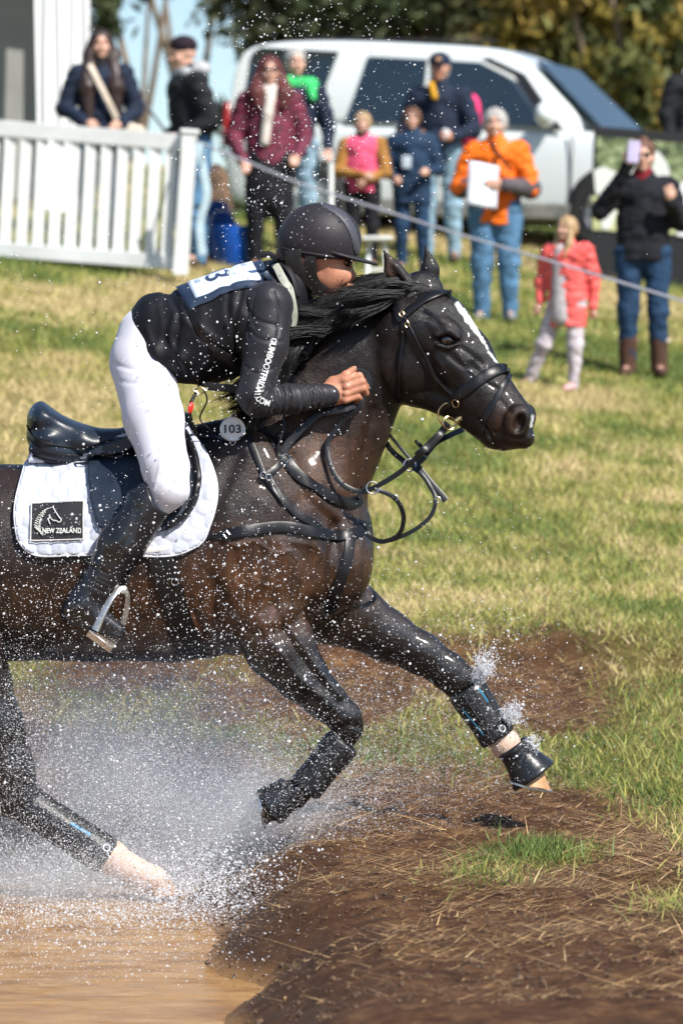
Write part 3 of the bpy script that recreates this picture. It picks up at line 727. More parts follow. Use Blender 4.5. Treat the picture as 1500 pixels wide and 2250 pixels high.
# leg boots and bell boot
boot_m = M("boot_neoprene", (0.012, 0.012, 0.014), 0.42, var=.5, nscale=40, bs=.5, bd=.003, bscale=140)
rub = M("boot_rubber", (0.014, 0.015, 0.018), 0.3, var=.4, bs=.2)
trim_b = M("blue_trim", (0.015, 0.18, 0.32), 0.5, bs=0)
trim_w = M("white_print", (0.75, 0.77, 0.78), 0.6, bs=0)
stitch = M("seam_grey", (0.05, 0.05, 0.055), 0.6, bs=0)
def shell(a, b, dy, rads, sqy, mat, name, flare=0.0, nseg=36, thick=.006, open_=True, grooves=0):
    A, B = hp(*a, dy), hp(*b, dy); ax = B - A; L = np.linalg.norm(ax); ax /= L; side = np.cross(ax, (0, 1, 0)); side /= np.linalg.norm(side)
    rows = 22; V = []
    for i in range(rows):
        t = i / (rows - 1); r = np.interp(t, np.linspace(0, 1, len(rads)), rads) * PX
        for j in range(nseg):
            th = 2 * math.pi * j / nseg; g = 1 - (.045 if grooves and (j % 4 == 0) and 1 < i < rows - 2 else 0)
            lip = .004 if i in (0, rows - 1) else 0
            V.append(A + ax * L * t + (side * math.cos(th) * (r * g - lip) + np.array((0, 1, 0)) * math.sin(th) * (r * sqy * g - lip)))
    V = np.array(V); i = np.arange(rows - 1)[:, None] * nseg; j = np.arange(nseg)[None]
    Q = np.stack([i + j, i + (j + 1) % nseg, i + nseg + (j + 1) % nseg, i + nseg + j], -1).reshape(-1, 4)
    o = MB().add(V, Q).make(name, mat, HORSE)
    m = o.modifiers.new('thick', 'SOLIDIFY'); m.thickness = thick; m.offset = 0
    def at(t, th, off=.003):
        r = np.interp(t, np.linspace(0, 1, len(rads)), rads) * PX + off
        n_ = side * math.cos(th) + np.array((0, 1, 0)) * math.sin(th)
        return A + ax * L * t + side * math.cos(th) * r + np.array((0, 1, 0)) * math.sin(th) * r * sqy, n_
    return o, at
def stripe(at, parent, t0, t1, th0, th1, w, mat, name='stripe', n_=10):
    pts = [at(t0 + (t1 - t0) * k / (n_ - 1), th0 + (th1 - th0) * k / (n_ - 1)) for k in range(n_)]
    MB().strap([p for p, _ in pts], [q for _, q in pts], w, .003).make(name, mat, parent)
fb, at = shell((1022, 1512), (1094, 1622), .16, [42, 43, 41, 39, 39, 41], .95, boot_m, "leg_boot", grooves=1)
stripe(at, fb, .10, .38, -1.0, -.95, .006, trim_b, 'blue_flash'); stripe(at, fb, .25, .80, -2.35, -2.2, .004, trim_b, 'blue_flash')
for th in (-.75, -1.25, -1.55, -1.85): stripe(at, fb, .08, .93, th, th, .003, stitch, 'seam')
p0, n0 = at(.88, -1.1, .004); MB().torus(p0, .011, .0022, n0).make("round_logo", trim_w, fb)
stripe(at, fb, .06, .10, -1.1, -1.0, .012, trim_w, 'white_print')
nb, at = shell((755, 1628), (668, 1735), -.172, [37, 39, 37, 35, 36, 36], .95, boot_m, "leg_boot", grooves=1)
hb_, at = shell((62, 1768), (238, 1884), -.20, [42, 41, 40, 40, 42, 41], .95, boot_m, "leg_boot", grooves=1)
stripe(at, hb_, .48, .72, 2.35 + 2.9, 2.35 + 2.95, .012, trim_b, 'blue_flash'); p0, n0 = at(.93, -1.1, .004); MB().torus(p0, .011, .0022, n0).make("round_logo", trim_w, hb_)
bell, at = shell((1125, 1640), (1172, 1706), .16, [38, 36, 37, 42, 47, 54], 1.02, rub, "bell_boot", thick=.008)
A_, n0 = at(0.03, 0, 0); 
bell2, at2 = shell((640, 1738), (590, 1774), -.165, [33, 34, 38, 41, 43], 1.0, rub, "bell_boot", thick=.008)

# mane and forelock: many tapered locks
def locks(N, root_fn, path_fn, w0, name, mat, parent, seg=8, flat=.45, par=None):
    mb = MB()
    for k in range(N):
        pts, nr = path_fn(k); sp = spline(pts, seg * 2)
        w = np.concatenate([np.linspace(.6, 1, 4), np.linspace(1, .06, seg * 2 - 4)]) * w0 * rng.uniform(.5, 1.5)
        mb.strap(sp, np.tile(nr, (seg * 2, 1)) + rng.normal(0, .25, 3), w, w * flat)
    return mb.make(name, mat, parent)
hair_m = bpy.data.materials.new("black_hair"); n, b, out = nodes_of(hair_m); v = coords(n)
n.links.new(ramp(n, noise(n, 60, 3, .6, v), [(0.3, (0.003, 0.003, 0.004)), (0.7, (0.012, 0.010, 0.010))]), b.inputs['Base Color'])
b.inputs['Roughness'].default_value = 0.45; b.inputs['Specular IOR Level'].default_value = .22; b.inputs['Anisotropic'].default_value = .5
crest = spline([(905, 622), (868, 645), (800, 668), (735, 705), (680, 760), (640, 810), (612, 850), (596, 872)], 60)
def crestdir(s): i = min(58, int(s * 59)); return crest[i]
clumps = []
for q in range(150):
    s_ = (q + rng.random()) / 150
    if s_ < .62: clumps.append((s_, rng.uniform(90, 215) * (1 - .35 * s_), math.radians(rng.normal(177 - 8 * s_, 7)), rng.uniform(5, 70), rng.normal(0, 12), rng.normal(-.035, .03)))
    else: clumps.append((s_, rng.uniform(70, 165), math.radians(rng.normal(165, 22)), rng.uniform(20, 110), rng.normal(0, 14), rng.normal(-.035, .03)))
def mane_path(k):
    s_, L, ang, droop, wob, dy = clumps[rng.integers(0, 150)]; c = crestdir(min(.999, max(0, s_ + rng.normal(0, .012)))); L = L * rng.uniform(.6, 1.1); j = rng.normal(0, 1, 4)
    dx, dz = math.cos(ang + .03 * j[0]), -math.sin(ang + .03 * j[0]); p = []
    for i, t in enumerate((0, .33, .66, 1)):
        sp = 1.6 + 3.2 * abs(t - .55)
        p.append(hp(c[0] + dx * L * t + j[1] * sp * .6, c[1] + 7 + dz * L * t + droop * t * t + wob * math.sin(t * 3.4) + j[2] * sp, dy - .05 * t - .03 + .004 * j[3]))
    return p, np.array((0, -1.0, 0.25))
mane = locks(7500, None, mane_path, .0026, "mane", hair_m, HORSE, flat=.6, seg=6)
def fly_path(k):
    s = rng.random() * .9; c = crestdir(s); L = rng.uniform(50, 150); ang = math.radians(rng.normal(170, 16)); droop = rng.uniform(-10, 60)
    p = [hp(c[0] + math.cos(ang) * L * t, c[1] - math.sin(ang) * L * t + droop * t * t + 6 * math.sin(4 * t + k), rng.normal(-.05, .01) - .05 * t) for t in (0, .3, .6, 1)]
    return p, np.array((0, -1.0, 0.3))
locks(160, None, fly_path, .0013, "loose_hairs", hair_m, mane, flat=.8, seg=6)
fcl = [(rng.uniform(915, 978), rng.uniform(-.07, .04), rng.uniform(.4, 1), rng.normal(0, 8)) for q in range(36)]
def fore_path(k):
    rx, yy, L, w_ = fcl[rng.integers(0, 36)]; j = rng.normal(0, 1, 4); ry = 618 + (rx - 915) * .42
    e = 90 + 120 * L
    p = [hp(rx + j[0], ry + j[1], yy), hp(rx - e * .28, ry - 8 + w_ * .5 + 2 * j[1], yy - .025), hp(rx - e * .62, ry + 4 + w_ + 3 * j[2], yy - .045), hp(rx - e, ry + 24 + w_ * 1.5 + 5 * j[3], yy - .05)]
    return p, np.array((0, -1.0, 0.5))
locks(1500, None, fore_path, .0026, "forelock", hair_m, HORSE, seg=6)
def tail_path(k):
    a = rng.normal(0, 1, 2); p = [hp(-930 + 8 * a[0], 1130, .03 * a[1])]
    for t in (.25, .5, .75, 1): p.append(hp(-930 - 260 * t + 40 * a[0] * t, 1130 + 60 * t + 420 * t * t + 30 * a[0] * t, .08 * a[1] * t))
    return p, np.array((0, -1.0, 0.3))
locks(300, None, tail_path, .012, "tail", hair_m, HORSE)
# ------------------------------------------------------------------ surface patches, straps, lettering
def inside(x, y, poly):
    c = np.zeros(np.shape(x), bool); p = np.asarray(poly, float); q = np.roll(p, 1, 0)
    for (x1, y1), (x0, y0) in zip(p, q):
        c ^= ((y1 > y) != (y0 > y)) & (x < (x0 - x1) * (y - y1) / (y0 - y1 + 1e-12) + x1)
    return c
def patch(name, outline, tree, mat, parent, off=.01, thick=.006, step=5.0, default=None, round_=True, puff=None, mirror=False, edge_in=.0):
    ol = spline(list(outline) + [outline[0]], len(outline) * 8)[:-1] if round_ else np.asarray(outline, float)
    lo, hi = ol.min(0), ol.max(0); nx = int((hi[0] - lo[0]) / step) + 2; ny = int((hi[1] - lo[1]) / step) + 2
    gx, gy = np.meshgrid(lo[0] + step * np.arange(nx), lo[1] + step * np.arange(ny), indexing='ij')
    cin = inside(gx[:-1, :-1] + step / 2, gy[:-1, :-1] + step / 2, ol)
    idx = -np.ones(gx.shape, int); ci, cj = np.nonzero(cin); use = np.zeros(gx.shape, bool); cnt = np.zeros(gx.shape, int)
    for a, b_ in ((0, 0), (1, 0), (1, 1), (0, 1)): use[ci + a, cj + b_] = True; np.add.at(cnt, (ci + a, cj + b_), 1)
    ui = np.nonzero(use); idx[ui] = np.arange(len(ui[0]))
    pts = np.stack([gx[ui], gy[ui]], 1); bd = cnt[ui] < 4
    olc = np.vstack([ol, ol[:1]])
    for k in np.nonzero(bd)[0]:
        a, b_ = olc[:-1], olc[1:]; d = b_ - a; t = np.clip(((pts[k] - a) * d).sum(1) / ((d * d).sum(1) + 1e-9), 0, 1); c = a + t[:, None] * d
        j = np.argmin(((c - pts[k])**2).sum(1)); pts[k] = c[j]
    V = []
    for k, (px, py) in enumerate(pts):
        o_ = off + (puff(px, py) if puff else 0)
        p, nn = cast(tree, px, py, o_, default if default is not None else YH - .12)
        if p is None: p = P(px, py, YH - .12)
        V.append(p)
    V = np.array(V)
    Q = np.stack([idx[ci, cj], idx[ci, cj + 1], idx[ci + 1, cj + 1], idx[ci + 1, cj]], 1)
    V = relax(V, Q, 2)
    if mirror:
        V2 = V.copy(); V2[:, 1] = 2 * YH - V2[:, 1]; n0 = len(V); V = np.vstack([V, V2]); Q = np.vstack([Q, Q[:, ::-1] + n0])
    o = mesh_np(name, V, Q, mat, parent)
    if thick:
        m = o.modifiers.new('thick', 'SOLIDIFY'); m.thickness = thick; m.offset = -1 if not mirror else 0
    return o
def on(tree, pts, off=.004, n=40, default=YH - .1):
    """strap path over a surface from picture points; a third number fixes the depth offset instead"""
    P3, N3 = [], []
    q = [tuple(p) for p in pts]
    if all(len(p) == 2 for p in q):
        sp = spline(q, n)
        for px, py in sp:
            p, nn = cast(tree, px, py, off, default); P3.append(p); N3.append(nn)
        P3 = np.array(P3); N3 = np.array(N3)
        for _ in range(2): P3[1:-1] = .25 * P3[:-2] + .5 * P3[1:-1] + .25 * P3[2:]; N3[1:-1] = N3[:-2] + N3[1:-1] + N3[2:]
        return P3, N3
    sp = spline([(a, b_, c) for a, b_, c in q], n)
    return np.array([hp(a, b_, c) for a, b_, c in sp]), np.tile((0, -1.0, 0), (n, 1))
leather = M("black_leather", (0.007, 0.007, 0.009), 0.36, var=.4, nscale=30, bscale=220, bs=.25, bd=.0015, spec=.35)
leather2 = M("dark_leather", (0.010, 0.009, 0.009), 0.42, spec=.3, var=.4, nscale=30, bscale=200, bs=.3, bd=.0015)
navy_leather = M("saddle_leather", (0.014, 0.022, 0.036), 0.36, var=.35, nscale=14, bscale=160, bs=.35, bd=.0015, spec=.4)
brass = M("brass", (0.62, 0.45, 0.24), 0.25, 1.0, var=.15, bs=0)
strapn = lambda mb, pts, w, th=.004, off=.004, n=40, tree=None: mb.strap(*on(tree or HB, pts, off, n), w * PX, th)

def text_mesh(s, size=1.0, offset=0.0, shear=0.0, spacing=1.0):
    c = bpy.data.curves.new('txt', 'FONT'); c.body = s; c.size = size; c.offset = offset; c.shear = shear; c.space_character = spacing; c.resolution_u = 3
    o = bpy.data.objects.new('txt', c); COL.objects.link(o); dg = bpy.context.evaluated_depsgraph_get()
    me = o.evaluated_get(dg).to_mesh(); V = np.array([v.co[:] for v in me.vertices]).reshape(-1, 3); Fc = [list(p.vertices) for p in me.polygons]
    o.evaluated_get(dg).to_mesh_clear(); bpy.data.objects.remove(o); bpy.data.curves.remove(c)
    return V[:, :2], np.array([f for f in Fc if len(f) == 3])
def lettering(name, s, fn, mat, parent, size=1.0, offset=0.0, shear=0.0, width=None, spacing=1.0):
    """fn maps (u along, v up) -> 3D point"""
    V, T = text_mesh(s, size, offset, shear, spacing)
    V = V - [V[:, 0].min(), 0]
    if width: V[:, 0] *= width / V[:, 0].max()
    else: width = V[:, 0].max()
    return mesh_np(name, np.array([fn(u, v) for u, v in V]), T, mat, parent, smooth=False)

# ------------------------------------------------------------------ saddle pad
white_q = M("white_quilt", (0.50, 0.53, 0.61), 0.85, var=.22, nscale=22, bscale=300, bs=.25, bd=.001)
def quilt(px, py):
    # hexagonal quilting
    s = 33.0; a = px / s; bb = py / s * 1.15
    best = 9; sec = 9
    for i in (math.floor(bb) - 1, math.floor(bb), math.floor(bb) + 1, math.floor(bb) + 2):
        o_ = .5 * (i % 2); j = round(a - o_); 
        for jj in (j - 1, j, j + 1):
            d = math.hypot(a - o_ - jj, (bb - i))
            if d < best: sec, best = best, d
            elif d < sec: sec = d
    return .0055 * min(1, (sec - best) * 4.5)
pad_ol = [(70, 990), (52, 1050), (37, 1110), (36, 1150), (46, 1192), (80, 1219), (160, 1219), (260, 1218), (373, 1220), (433, 1196), (458, 1160), (474, 1110), (472, 1050), (456, 1005), (425, 962), (392, 905), (340, 925), (250, 960), (150, 985)]
PAD = empty("saddle_pad", (-0.76, YH, 1.3), 'white quilted saddle pad under the saddle with a black emblem patch in its rear corner', 'saddle pad')
patch("quilted_cloth", pad_ol, HB, white_q, PAD, .012, .008, 4.0, puff=quilt, mirror=True)
pe = [p for p in pad_ol[:16]]
pth, pn = on(HB, pe, .014, 150); mb = MB().strap(pth, pn, .012, .010); mb.make("piping", M("white_piping", (.66, .68, .74), .8, bs=0), PAD)
# emblem patch
blackcloth = M("patch_black", (0.008, 0.008, 0.012), .75, bs=.3, bscale=400, bd=.0008)
thread = M("thread_white", (0.78, 0.78, 0.74), .7, bs=0)
def sp_(px, py, off): return cast(HB, px, py, off, YH - .25)[0]
emb = patch("emblem_patch", [(72, 1115), (186, 1110), (186, 1188), (70, 1191)], HB, blackcloth, PAD, .026, .004, 4.0, round_=False)
mb = MB(); e4 = [(72, 1115), (186, 1110), (186, 1188), (70, 1191), (72, 1115)]
for a, b_ in zip(e4[:-1], e4[1:]): mb.strap(*on(HB, [a, b_], .030, 8), .0028, .003)
mb.make("emblem_border", thread, emb)
lettering("wording", "NEW ZEALAND", lambda u, v: sp_(98.5 + u, 1176 - v - u * .012, .0325), thread, emb, size=14.5, offset=.28, width=83)
mb = MB()
z6 = lambda x, y: (x / 6.0, 1080 + y / 6.0)
def stroke(pts, w): mb.strap(*on(HB, [z6(*p) for p in pts], .031, 14), w, .002)
stroke([(735, 245), (728, 262), (715, 268)], .0022); stroke([(728, 262), (760, 315), (800, 370), (835, 408)], .0028); stroke([(835, 408), (828, 432), (805, 440), (770, 422), (730, 415)], .0026)
stroke([(730, 415), (705, 398), (688, 372)], .0026); stroke([(688, 372), (670, 400), (678, 435), (697, 462)], .0030)
stroke([(715, 268), (650, 285), (590, 340), (560, 410), (548, 480), (560, 550), (592, 605)], .0016)
stem = spline([(700, 272), (650, 290), (600, 330), (560, 390), (535, 450), (528, 510), (550, 560)], 13)
for i, (sx, sy) in enumerate(stem[1:], 1):
    L = 18 + 4.6 * i; a = math.radians(205 - 5.0 * i)
    stroke([(sx, sy), (sx + L * .5 * math.cos(a), sy - L * .5 * math.sin(a) - 3), (sx + L * math.cos(a), sy - L * math.sin(a))], .0026)
    if i > 2: stroke([(sx + 4, sy + 4), (sx + L * .32, sy + 14 + 1.4 * i), (sx + L * .55, sy + 6 + 1.2 * i)], .0020)
mb.make("fern_and_horse_emblem", thread, emb)

# ------------------------------------------------------------------ saddle
SAD = empty("saddle", (-0.75, YH, 1.45), 'navy black leather jumping saddle with a raised cantle', 'saddle')
sa = SDF()
def se(c, r, rot=None, k=.03, sub=False): sa.ell(hp(*c), (r[0] * PX, r[1], r[2] * PX), rot, k, sub)
se((100, 925, 0), (38, .150, 46), (0, .35, 0)); se((112, 962, 0), (52, .165, 38), None, .02); se((185, 972, 0), (95, .155, 36), (0, .12, 0), .04)
sa.cone(hp(98, 912, 0), hp(185, 950, 0), 27 * PX, 24 * PX, .03, 3.4); se((270, 965, 0), (95, .125, 36), (0, -.1, 0), .04); se((365, 940, 0), (62, .08, 32), (0, -.35, 0), .04)
se((125, 992, -.10), (62, .055, 30), (0, .1, 0), .015); se((125, 992, .10), (62, .055, 30), (0, .1, 0), .015)
se((190, 905, 0), (92, .30, 24), (0, .28, 0), .03, True)
V, Q = sa.build(.006, 3); x, y = topx(V)
mesh_np("seat", V, Q, navy_leather, SAD)
ST = bvh(V, Q)
mb = MB()
for pts in ([(62, 962), (90, 985), (130, 998), (190, 1000), (260, 985)], [(60, 935), (78, 962), (120, 978), (180, 982), (250, 965)], [(70, 1000), (110, 1012), (160, 1018), (196, 1016)]):
    pth, pn = on(ST, pts, .001, 40, YH - .16); mb.tube(pth, .0035)
mb.make("welt", leather, SAD)
flap_ol = [(190, 1000), (230, 985), (300, 958), (370, 945), (412, 965), (432, 1010), (440, 1060), (434, 1100), (415, 1135), (385, 1160), (340, 1175), (280, 1172), (225, 1166), (205, 1120), (196, 1060)]
patch("flap", flap_ol, HB, navy_leather, SAD, .034, .010, 5.0, mirror=True)
patch("skirt", [(192, 992), (240, 972), (310, 950), (372, 955), (380, 985), (350, 1005), (300, 1012), (270, 1030), (240, 1028), (215, 1018)], HB, navy_leather, SAD, .046, .008, 5.0, default=YH - .17)
pth, pn = on(HB, [(415, 975), (433, 1015), (441, 1065), (432, 1105), (405, 1140), (372, 1162)], .048, 50); MB().tube(pth, .011).make("knee_roll", leather, SAD)
pth, pn = on(HB, [(398, 985), (414, 1020), (420, 1065), (412, 1100), (388, 1130)], .044, 50); MB().tube(pth, .005).make("knee_roll_seam", leather, SAD)
mb = MB().torus(hp(404, 960, -.13), .016, .003, (.4, -1, .2)); mb.make("dee_ring", steel, SAD)
# stirrup leather and iron, girth
lth = [hp(322, 1150, -.325), hp(321, 1188, -.335), hp(300, 1235, -.345), hp(272, 1292, -.35)]
sl = empty("stirrup", hp(240, 1350, -.35), 'silver stirrup iron under the boot, hung on a thin black leather', 'stirrup')
mb = MB(); pth = spline(lth, 30); mb.strap(pth, np.tile((.3, -1, .1), (30, 1)), .008, .004); pth2 = pth + np.linspace(0, 1, 30)[:, None] * np.array((-.016, .01, -.003)); mb.strap(pth2, np.tile((.9, -.5, .1), (30, 1)), .012, .003); mb.make("stirrup_leather", leather, sl)
silver = M("stirrup_steel", (0.72, 0.70, 0.66), 0.34, .85, var=.3, nscale=60, bs=.3, bscale=120, bd=.001)
mb = MB()
br = spline([hp(276, 1293, -.35), hp(262, 1296, -.36), hp(245, 1315, -.375), (hp(228, 1345, -.385)), hp(210, 1385, -.385)], 26); mb.strap(br, np.tile((-.5, -1, .2), (26, 1)), np.linspace(.018, .026, 26), .011)
br = spline([hp(262, 1293, -.35), hp(278, 1303, -.335), hp(279, 1330, -.31), hp(272, 1362, -.295), hp(262, 1378, -.29)], 26); mb.strap(br, np.tile((.6, -1, 0), (26, 1)), np.linspace(.016, .022, 26), .010)
mb.box(hp(268, 1296, -.348), (.034, .024, .018), (0, .5, 0), .004); mb.make("branches", silver, sl)
mb = MB(); o3 = hp(206, 1384, -.385); e3 = hp(266, 1382, -.29); dn = hp(243, 1418, -.34)
c3 = hp(228, 1398, -.34); ux = hp(252, 1418, -.34) - hp(203, 1382, -.34); ux = ux / np.linalg.norm(ux); uy = np.array((0.35, 1, 0.25)); uy -= ux * (uy @ ux); uy /= np.linalg.norm(uy); uz = np.cross(ux, uy)
Rt = Matrix((ux, uy, uz)).transposed().to_euler()
for k in range(-4, 5): mb.box(c3 + ux * k * .0105, (.005, .10, .018), Rt, .001)
for k in (-1, 0, 1): mb.box(c3 + uy * k * .046, (.094, .008, .022), Rt, .001)
mb.make("tread", silver, sl)
GI = empty("girth", hp(400, 1330, -.3), 'black girth strap round the belly of the horse', 'girth')
pth, pn = on(HB, [(340, 1170), (350, 1215), (372, 1290), (395, 1370), (414, 1425)], .008, 40); 
und = np.array([hp(418, 1436, -.12), hp(420, 1443, 0), hp(418, 1436, .12)]); pm = pth[::-1].copy(); pm[:, 1] = 2 * YH - pm[:, 1]; nm = pn[::-1].copy(); nm[:, 1] *= -1
cn = np.vstack([pn[::6], np.tile((0, 0, -1.), (3, 1)), nm[::6]]); cp = np.vstack([pth[::6], und, pm[::6]]); s6 = spline(np.hstack([cp, cn * .05]), 90); pa, na = s6[:, :3], s6[:, 3:]
MB().strap(pa, na, np.concatenate([np.linspace(.07, .10, 45), np.linspace(.10, .07, 45)]), .012).make("girth_strap", leather2, GI)
mb = MB(); strapn(mb, [(312, 1210), (345, 1207), (372, 1202)], 13, .006, .020, 14); mb.make("keeper", M("keeper_white", (.72, .72, .70), .7, bs=0), GI)
mb = MB(); p, q = cast(HB, 384, 1276, .018); mb.torus(p, .011, .0022, q); mb.make("ring", steel, GI)

# ------------------------------------------------------------------ breastplate
BP = empty("breastplate", hp(700, 1160, -.2), 'black leather breastplate across the chest, buckled to the girth and saddle', 'breastplate')
mb = MB()
strapn(mb, [(320, 1196), (380, 1187), (440, 1180), (500, 1175)], 13); strapn(mb, [(490, 1176), (560, 1164), (620, 1158), (680, 1168), (740, 1178), (780, 1172), (798, 1158)], 24, .008, .006, 50)
strapn(mb, [(545, 958), (562, 1000), (578, 1042)], 12, .004, .005); strapn(mb, [(584, 1048), (610, 1085), (650, 1128), (690, 1152), (705, 1166)], 17, .006, .005)
strapn(mb, [(588, 1050), (600, 1078), (622, 1108)], 8, .004, .010)
strapn(mb, [(415, 962), (450, 968), (500, 968), (535, 962)], 12, .005, .012)
strapn(mb, [(556, 905), (590, 960), (622, 1010)], 16, .004, .004); strapn(mb, [(622, 1008), (600, 1034), (574, 1050)], 14, .005, .010)
strapn(mb, [(622, 1002), (650, 1040), (690, 1070), (730, 1094), (765, 1106), (790, 1096)], 24, .008, .007, 50)
strapn(mb, [(770, 1180), (760, 1240), (740, 1300), (725, 1345)], 22, .006, .006)
mb.tube(spline([hp(786, 1096, -.10), hp(796, 1075, -.06), hp(793, 1050, -.03)], 12), .006)
strapn(mb, [(640, 860), (650, 800), (648, 740)], 12, .004, .006)
mb.make("straps", leather, BP)
for (px, py, R, sg, nm_) in ((577, 1047, .011, 24, "ring"), (588, 1051, .010, 24, "ring"), (500, 1175, .012, 4, "buckle"), (628, 1012, .018, 4, "buckle"), (425, 960, .012, 24, "ring")):
    p, q = cast(HB, px, py, .015); MB().torus(p, R, .0022, q, seg=sg, sx=.9).make(nm_, steel, BP)
# number disc
ND = empty("number_disc", hp(511, 943, -.15), 'pale round number tag reading 103 tied to the breastplate', 'number tag')
disc_m = M("disc_white", (0.62, 0.63, 0.60), .5, var=.15, nscale=25, bs=.2); p0 = hp(511, 943, -.215); q0 = np.array((.12, -1, .1)); q0 /= np.linalg.norm(q0)
u0 = np.cross((0, 0, 1), -q0); u0 /= np.linalg.norm(u0); u0 = -u0 if u0[0] < 0 else u0; w0 = np.cross(q0, u0); w0 = w0 if w0[2] > 0 else -w0
circ = [(.041 * math.cos(a), .041 * math.sin(a)) for a in np.linspace(0, 2 * math.pi, 40, endpoint=False)]
MB().prism(circ, .006, p0, u0, w0).make("disc", disc_m, ND)
mb = MB().torus(p0 + q0 * .003, .040, .002, q0, 40); mb.torus(p0 + w0 * .045 + u0 * .004, .008, .0015, q0); mb.torus(p0 - w0 * .042, .009, .0015, q0)
mb.make("rim", steel, ND)
lettering("digits", "103", lambda u, v: p0 + q0 * .0055 + u0 * (u * .001 - .0275) + w0 * (v * .001 - .0125), M("digit_black", (.03, .035, .04), .6, bs=0), ND, size=38, offset=.9, width=55)

# ------------------------------------------------------------------ bridle
BR = empty("bridle", hp(960, 800, -.15), 'black leather bridle with a padded noseband, crossed flash strap and ring bit', 'bridle')
mb = MB()
strapn(mb, [(872, 704), (900, 684), (935, 660), (965, 648), (990, 645)], 18, .012, .006, 44)
o_ = mb.make("browband", leather, BR)
mb = MB(); strapn(mb, [(876, 690), (896, 722), (922, 770), (948, 818), (978, 852), (998, 874)], 13, .005, .005, 50); strapn(mb, [(890, 700), (915, 745), (940, 795), (958, 830), (1000, 872)], 4.5, .005, .010, 50)
mb.make("cheekpiece", leather, BR)
mb = MB(); strapn(mb, [(876, 696), (872, 668), (884, 640)], 18, .006, .006, 20); 
mb.make("crownpiece", leather, BR)
mb = MB(); strapn(mb, [(884, 712), (886, 740), (880, 790), (876, 840), (878, 882)], 9, .004, .005, 40); mb.make("throatlash", leather, BR)
mb = MB(); strapn(mb, [(1003, 872), (1030, 852), (1070, 824), (1098, 812), (1113, 812)], 24, .012, .006, 50); strapn(mb, [(968, 905), (985, 888), (1005, 870)], 13, .006, .006, 20); mb.make("noseband", leather, BR)
mb = MB(); strapn(mb, [(1119, 822), (1100, 858), (1078, 895), (1062, 930), (1056, 955)], 13, .005, .006, 40)
mb.make("flash_strap", leather, BR)
p, q = cast(HB, 1113, 815, .008); MB().ball(p, (.011, .012, .012)).make("flash_loop", leather, BR)
for (px, py) in ((884, 693), (896, 714)):
    p, q = cast(HB, px, py, .012); MB().torus(p, .012, .0026, q, seg=4, sx=.75).make("buckle", brass, BR)
mb = MB(); p, q = cast(HB, 992, 908, .012); rp = p; mb.torus(p, .040, .0032, (.15, -1, -.05), 32); p2, q2 = cast(HB, 1004, 885, .010); mb.torus(p2, .013, .0022, q2)
p3 = hp(986, 930, p[1] - YH - .004); mb.torus(p3, .022, .003, (.5, -1, .1), 26)
m3 = spline([hp(1000, 925, p[1] - YH - .004), hp(1018, 914, p[1] - YH - .002), hp(1050, 915, p[1] - YH + .018)], 10); mb.tube(m3, np.linspace(.010, .004, 10)); mb.make("bit", brass, BR)
# reins and martingale
by = p[1] - YH
RE = empty("reins", hp(800, 1050, -.2), 'thin black leather reins running from the bit back to the rider\'s hand', 'reins')
mb = MB()
def freest(pts, w, th=.0045, n=50, nrm=(0.1, -1, .25)): sp = spline([hp(a, b_, c) for a, b_, c in pts], n); mb.strap(sp, np.tile(nrm, (n, 1)), w * PX, th)
freest([(984, 930, by), (955, 965, by - .01), (928, 992, -.20), (880, 1036, -.19), (828, 1068, -.185), (792, 1080, -.18), (752, 1064, -.18), (726, 1025, -.17), (719, 975, -.15), (748, 932, -.14), (786, 900, -.155), (798, 872, -.15)], 11, n=120)
freest([(984, 930, by - .005), (965, 955, by - .01), (935, 985, -.21), (915, 1002, -.205)], 17, .008)
freest([(798, 872, -.14), (812, 850, -.13), (808, 826, -.13), (794, 817, -.14), (782, 820, -.15)], 15, n=40, nrm=(.6, -1, 0))
freest([(780, 890, -.15), (745, 900, -.16), (704, 908, -.155), (672, 932, -.16), (645, 960, -.17), (622, 990, -.185), (604, 1020, -.2)], 17, n=60)
freest([(604, 1018, -.21), (612, 980, -.21), (622, 940, -.2), (624, 910, -.19)], 5)
mb.make("rein", leather, RE)
mb = MB()
freest([(1016, 944, .06), (985, 958, 0), (955, 975, -.03), (925, 1012, -.05), (903, 1022, -.05), (880, 1008, -.03), (856, 985, 0), (832, 944, .06)], 12, n=60)
freest([(836, 932, .05), (865, 967, -.02), (900, 1008, -.05), (930, 1040, -.06), (980, 1100, -.08)], 7, n=40)
freest([(916, 1024, -.06), (945, 1060, -.07), (980, 1100, -.085)], 14, n=20)
mb.make("rein", leather, RE)
mb = MB()
freest([(822, 1076, -.19), (845, 1082, -.18), (868, 1096, -.17), (882, 1118, -.16), (886, 1145, -.15), (874, 1176, -.14), (840, 1190, -.12), (812, 1178, -.1), (796, 1152, -.09)], 10, n=70)
freest([(906, 1028, -.06), (925, 1042, -.07), (942, 1066, -.08), (956, 1098, -.1), (944, 1136, -.11), (904, 1168, -.12), (856, 1188, -.12)], 9, n=70)
MAR = empty("martingale", hp(850, 1150, -.12), 'looped running martingale straps with two steel rings below the neck', 'martingale')
for o2 in (): pass
V_ = mb
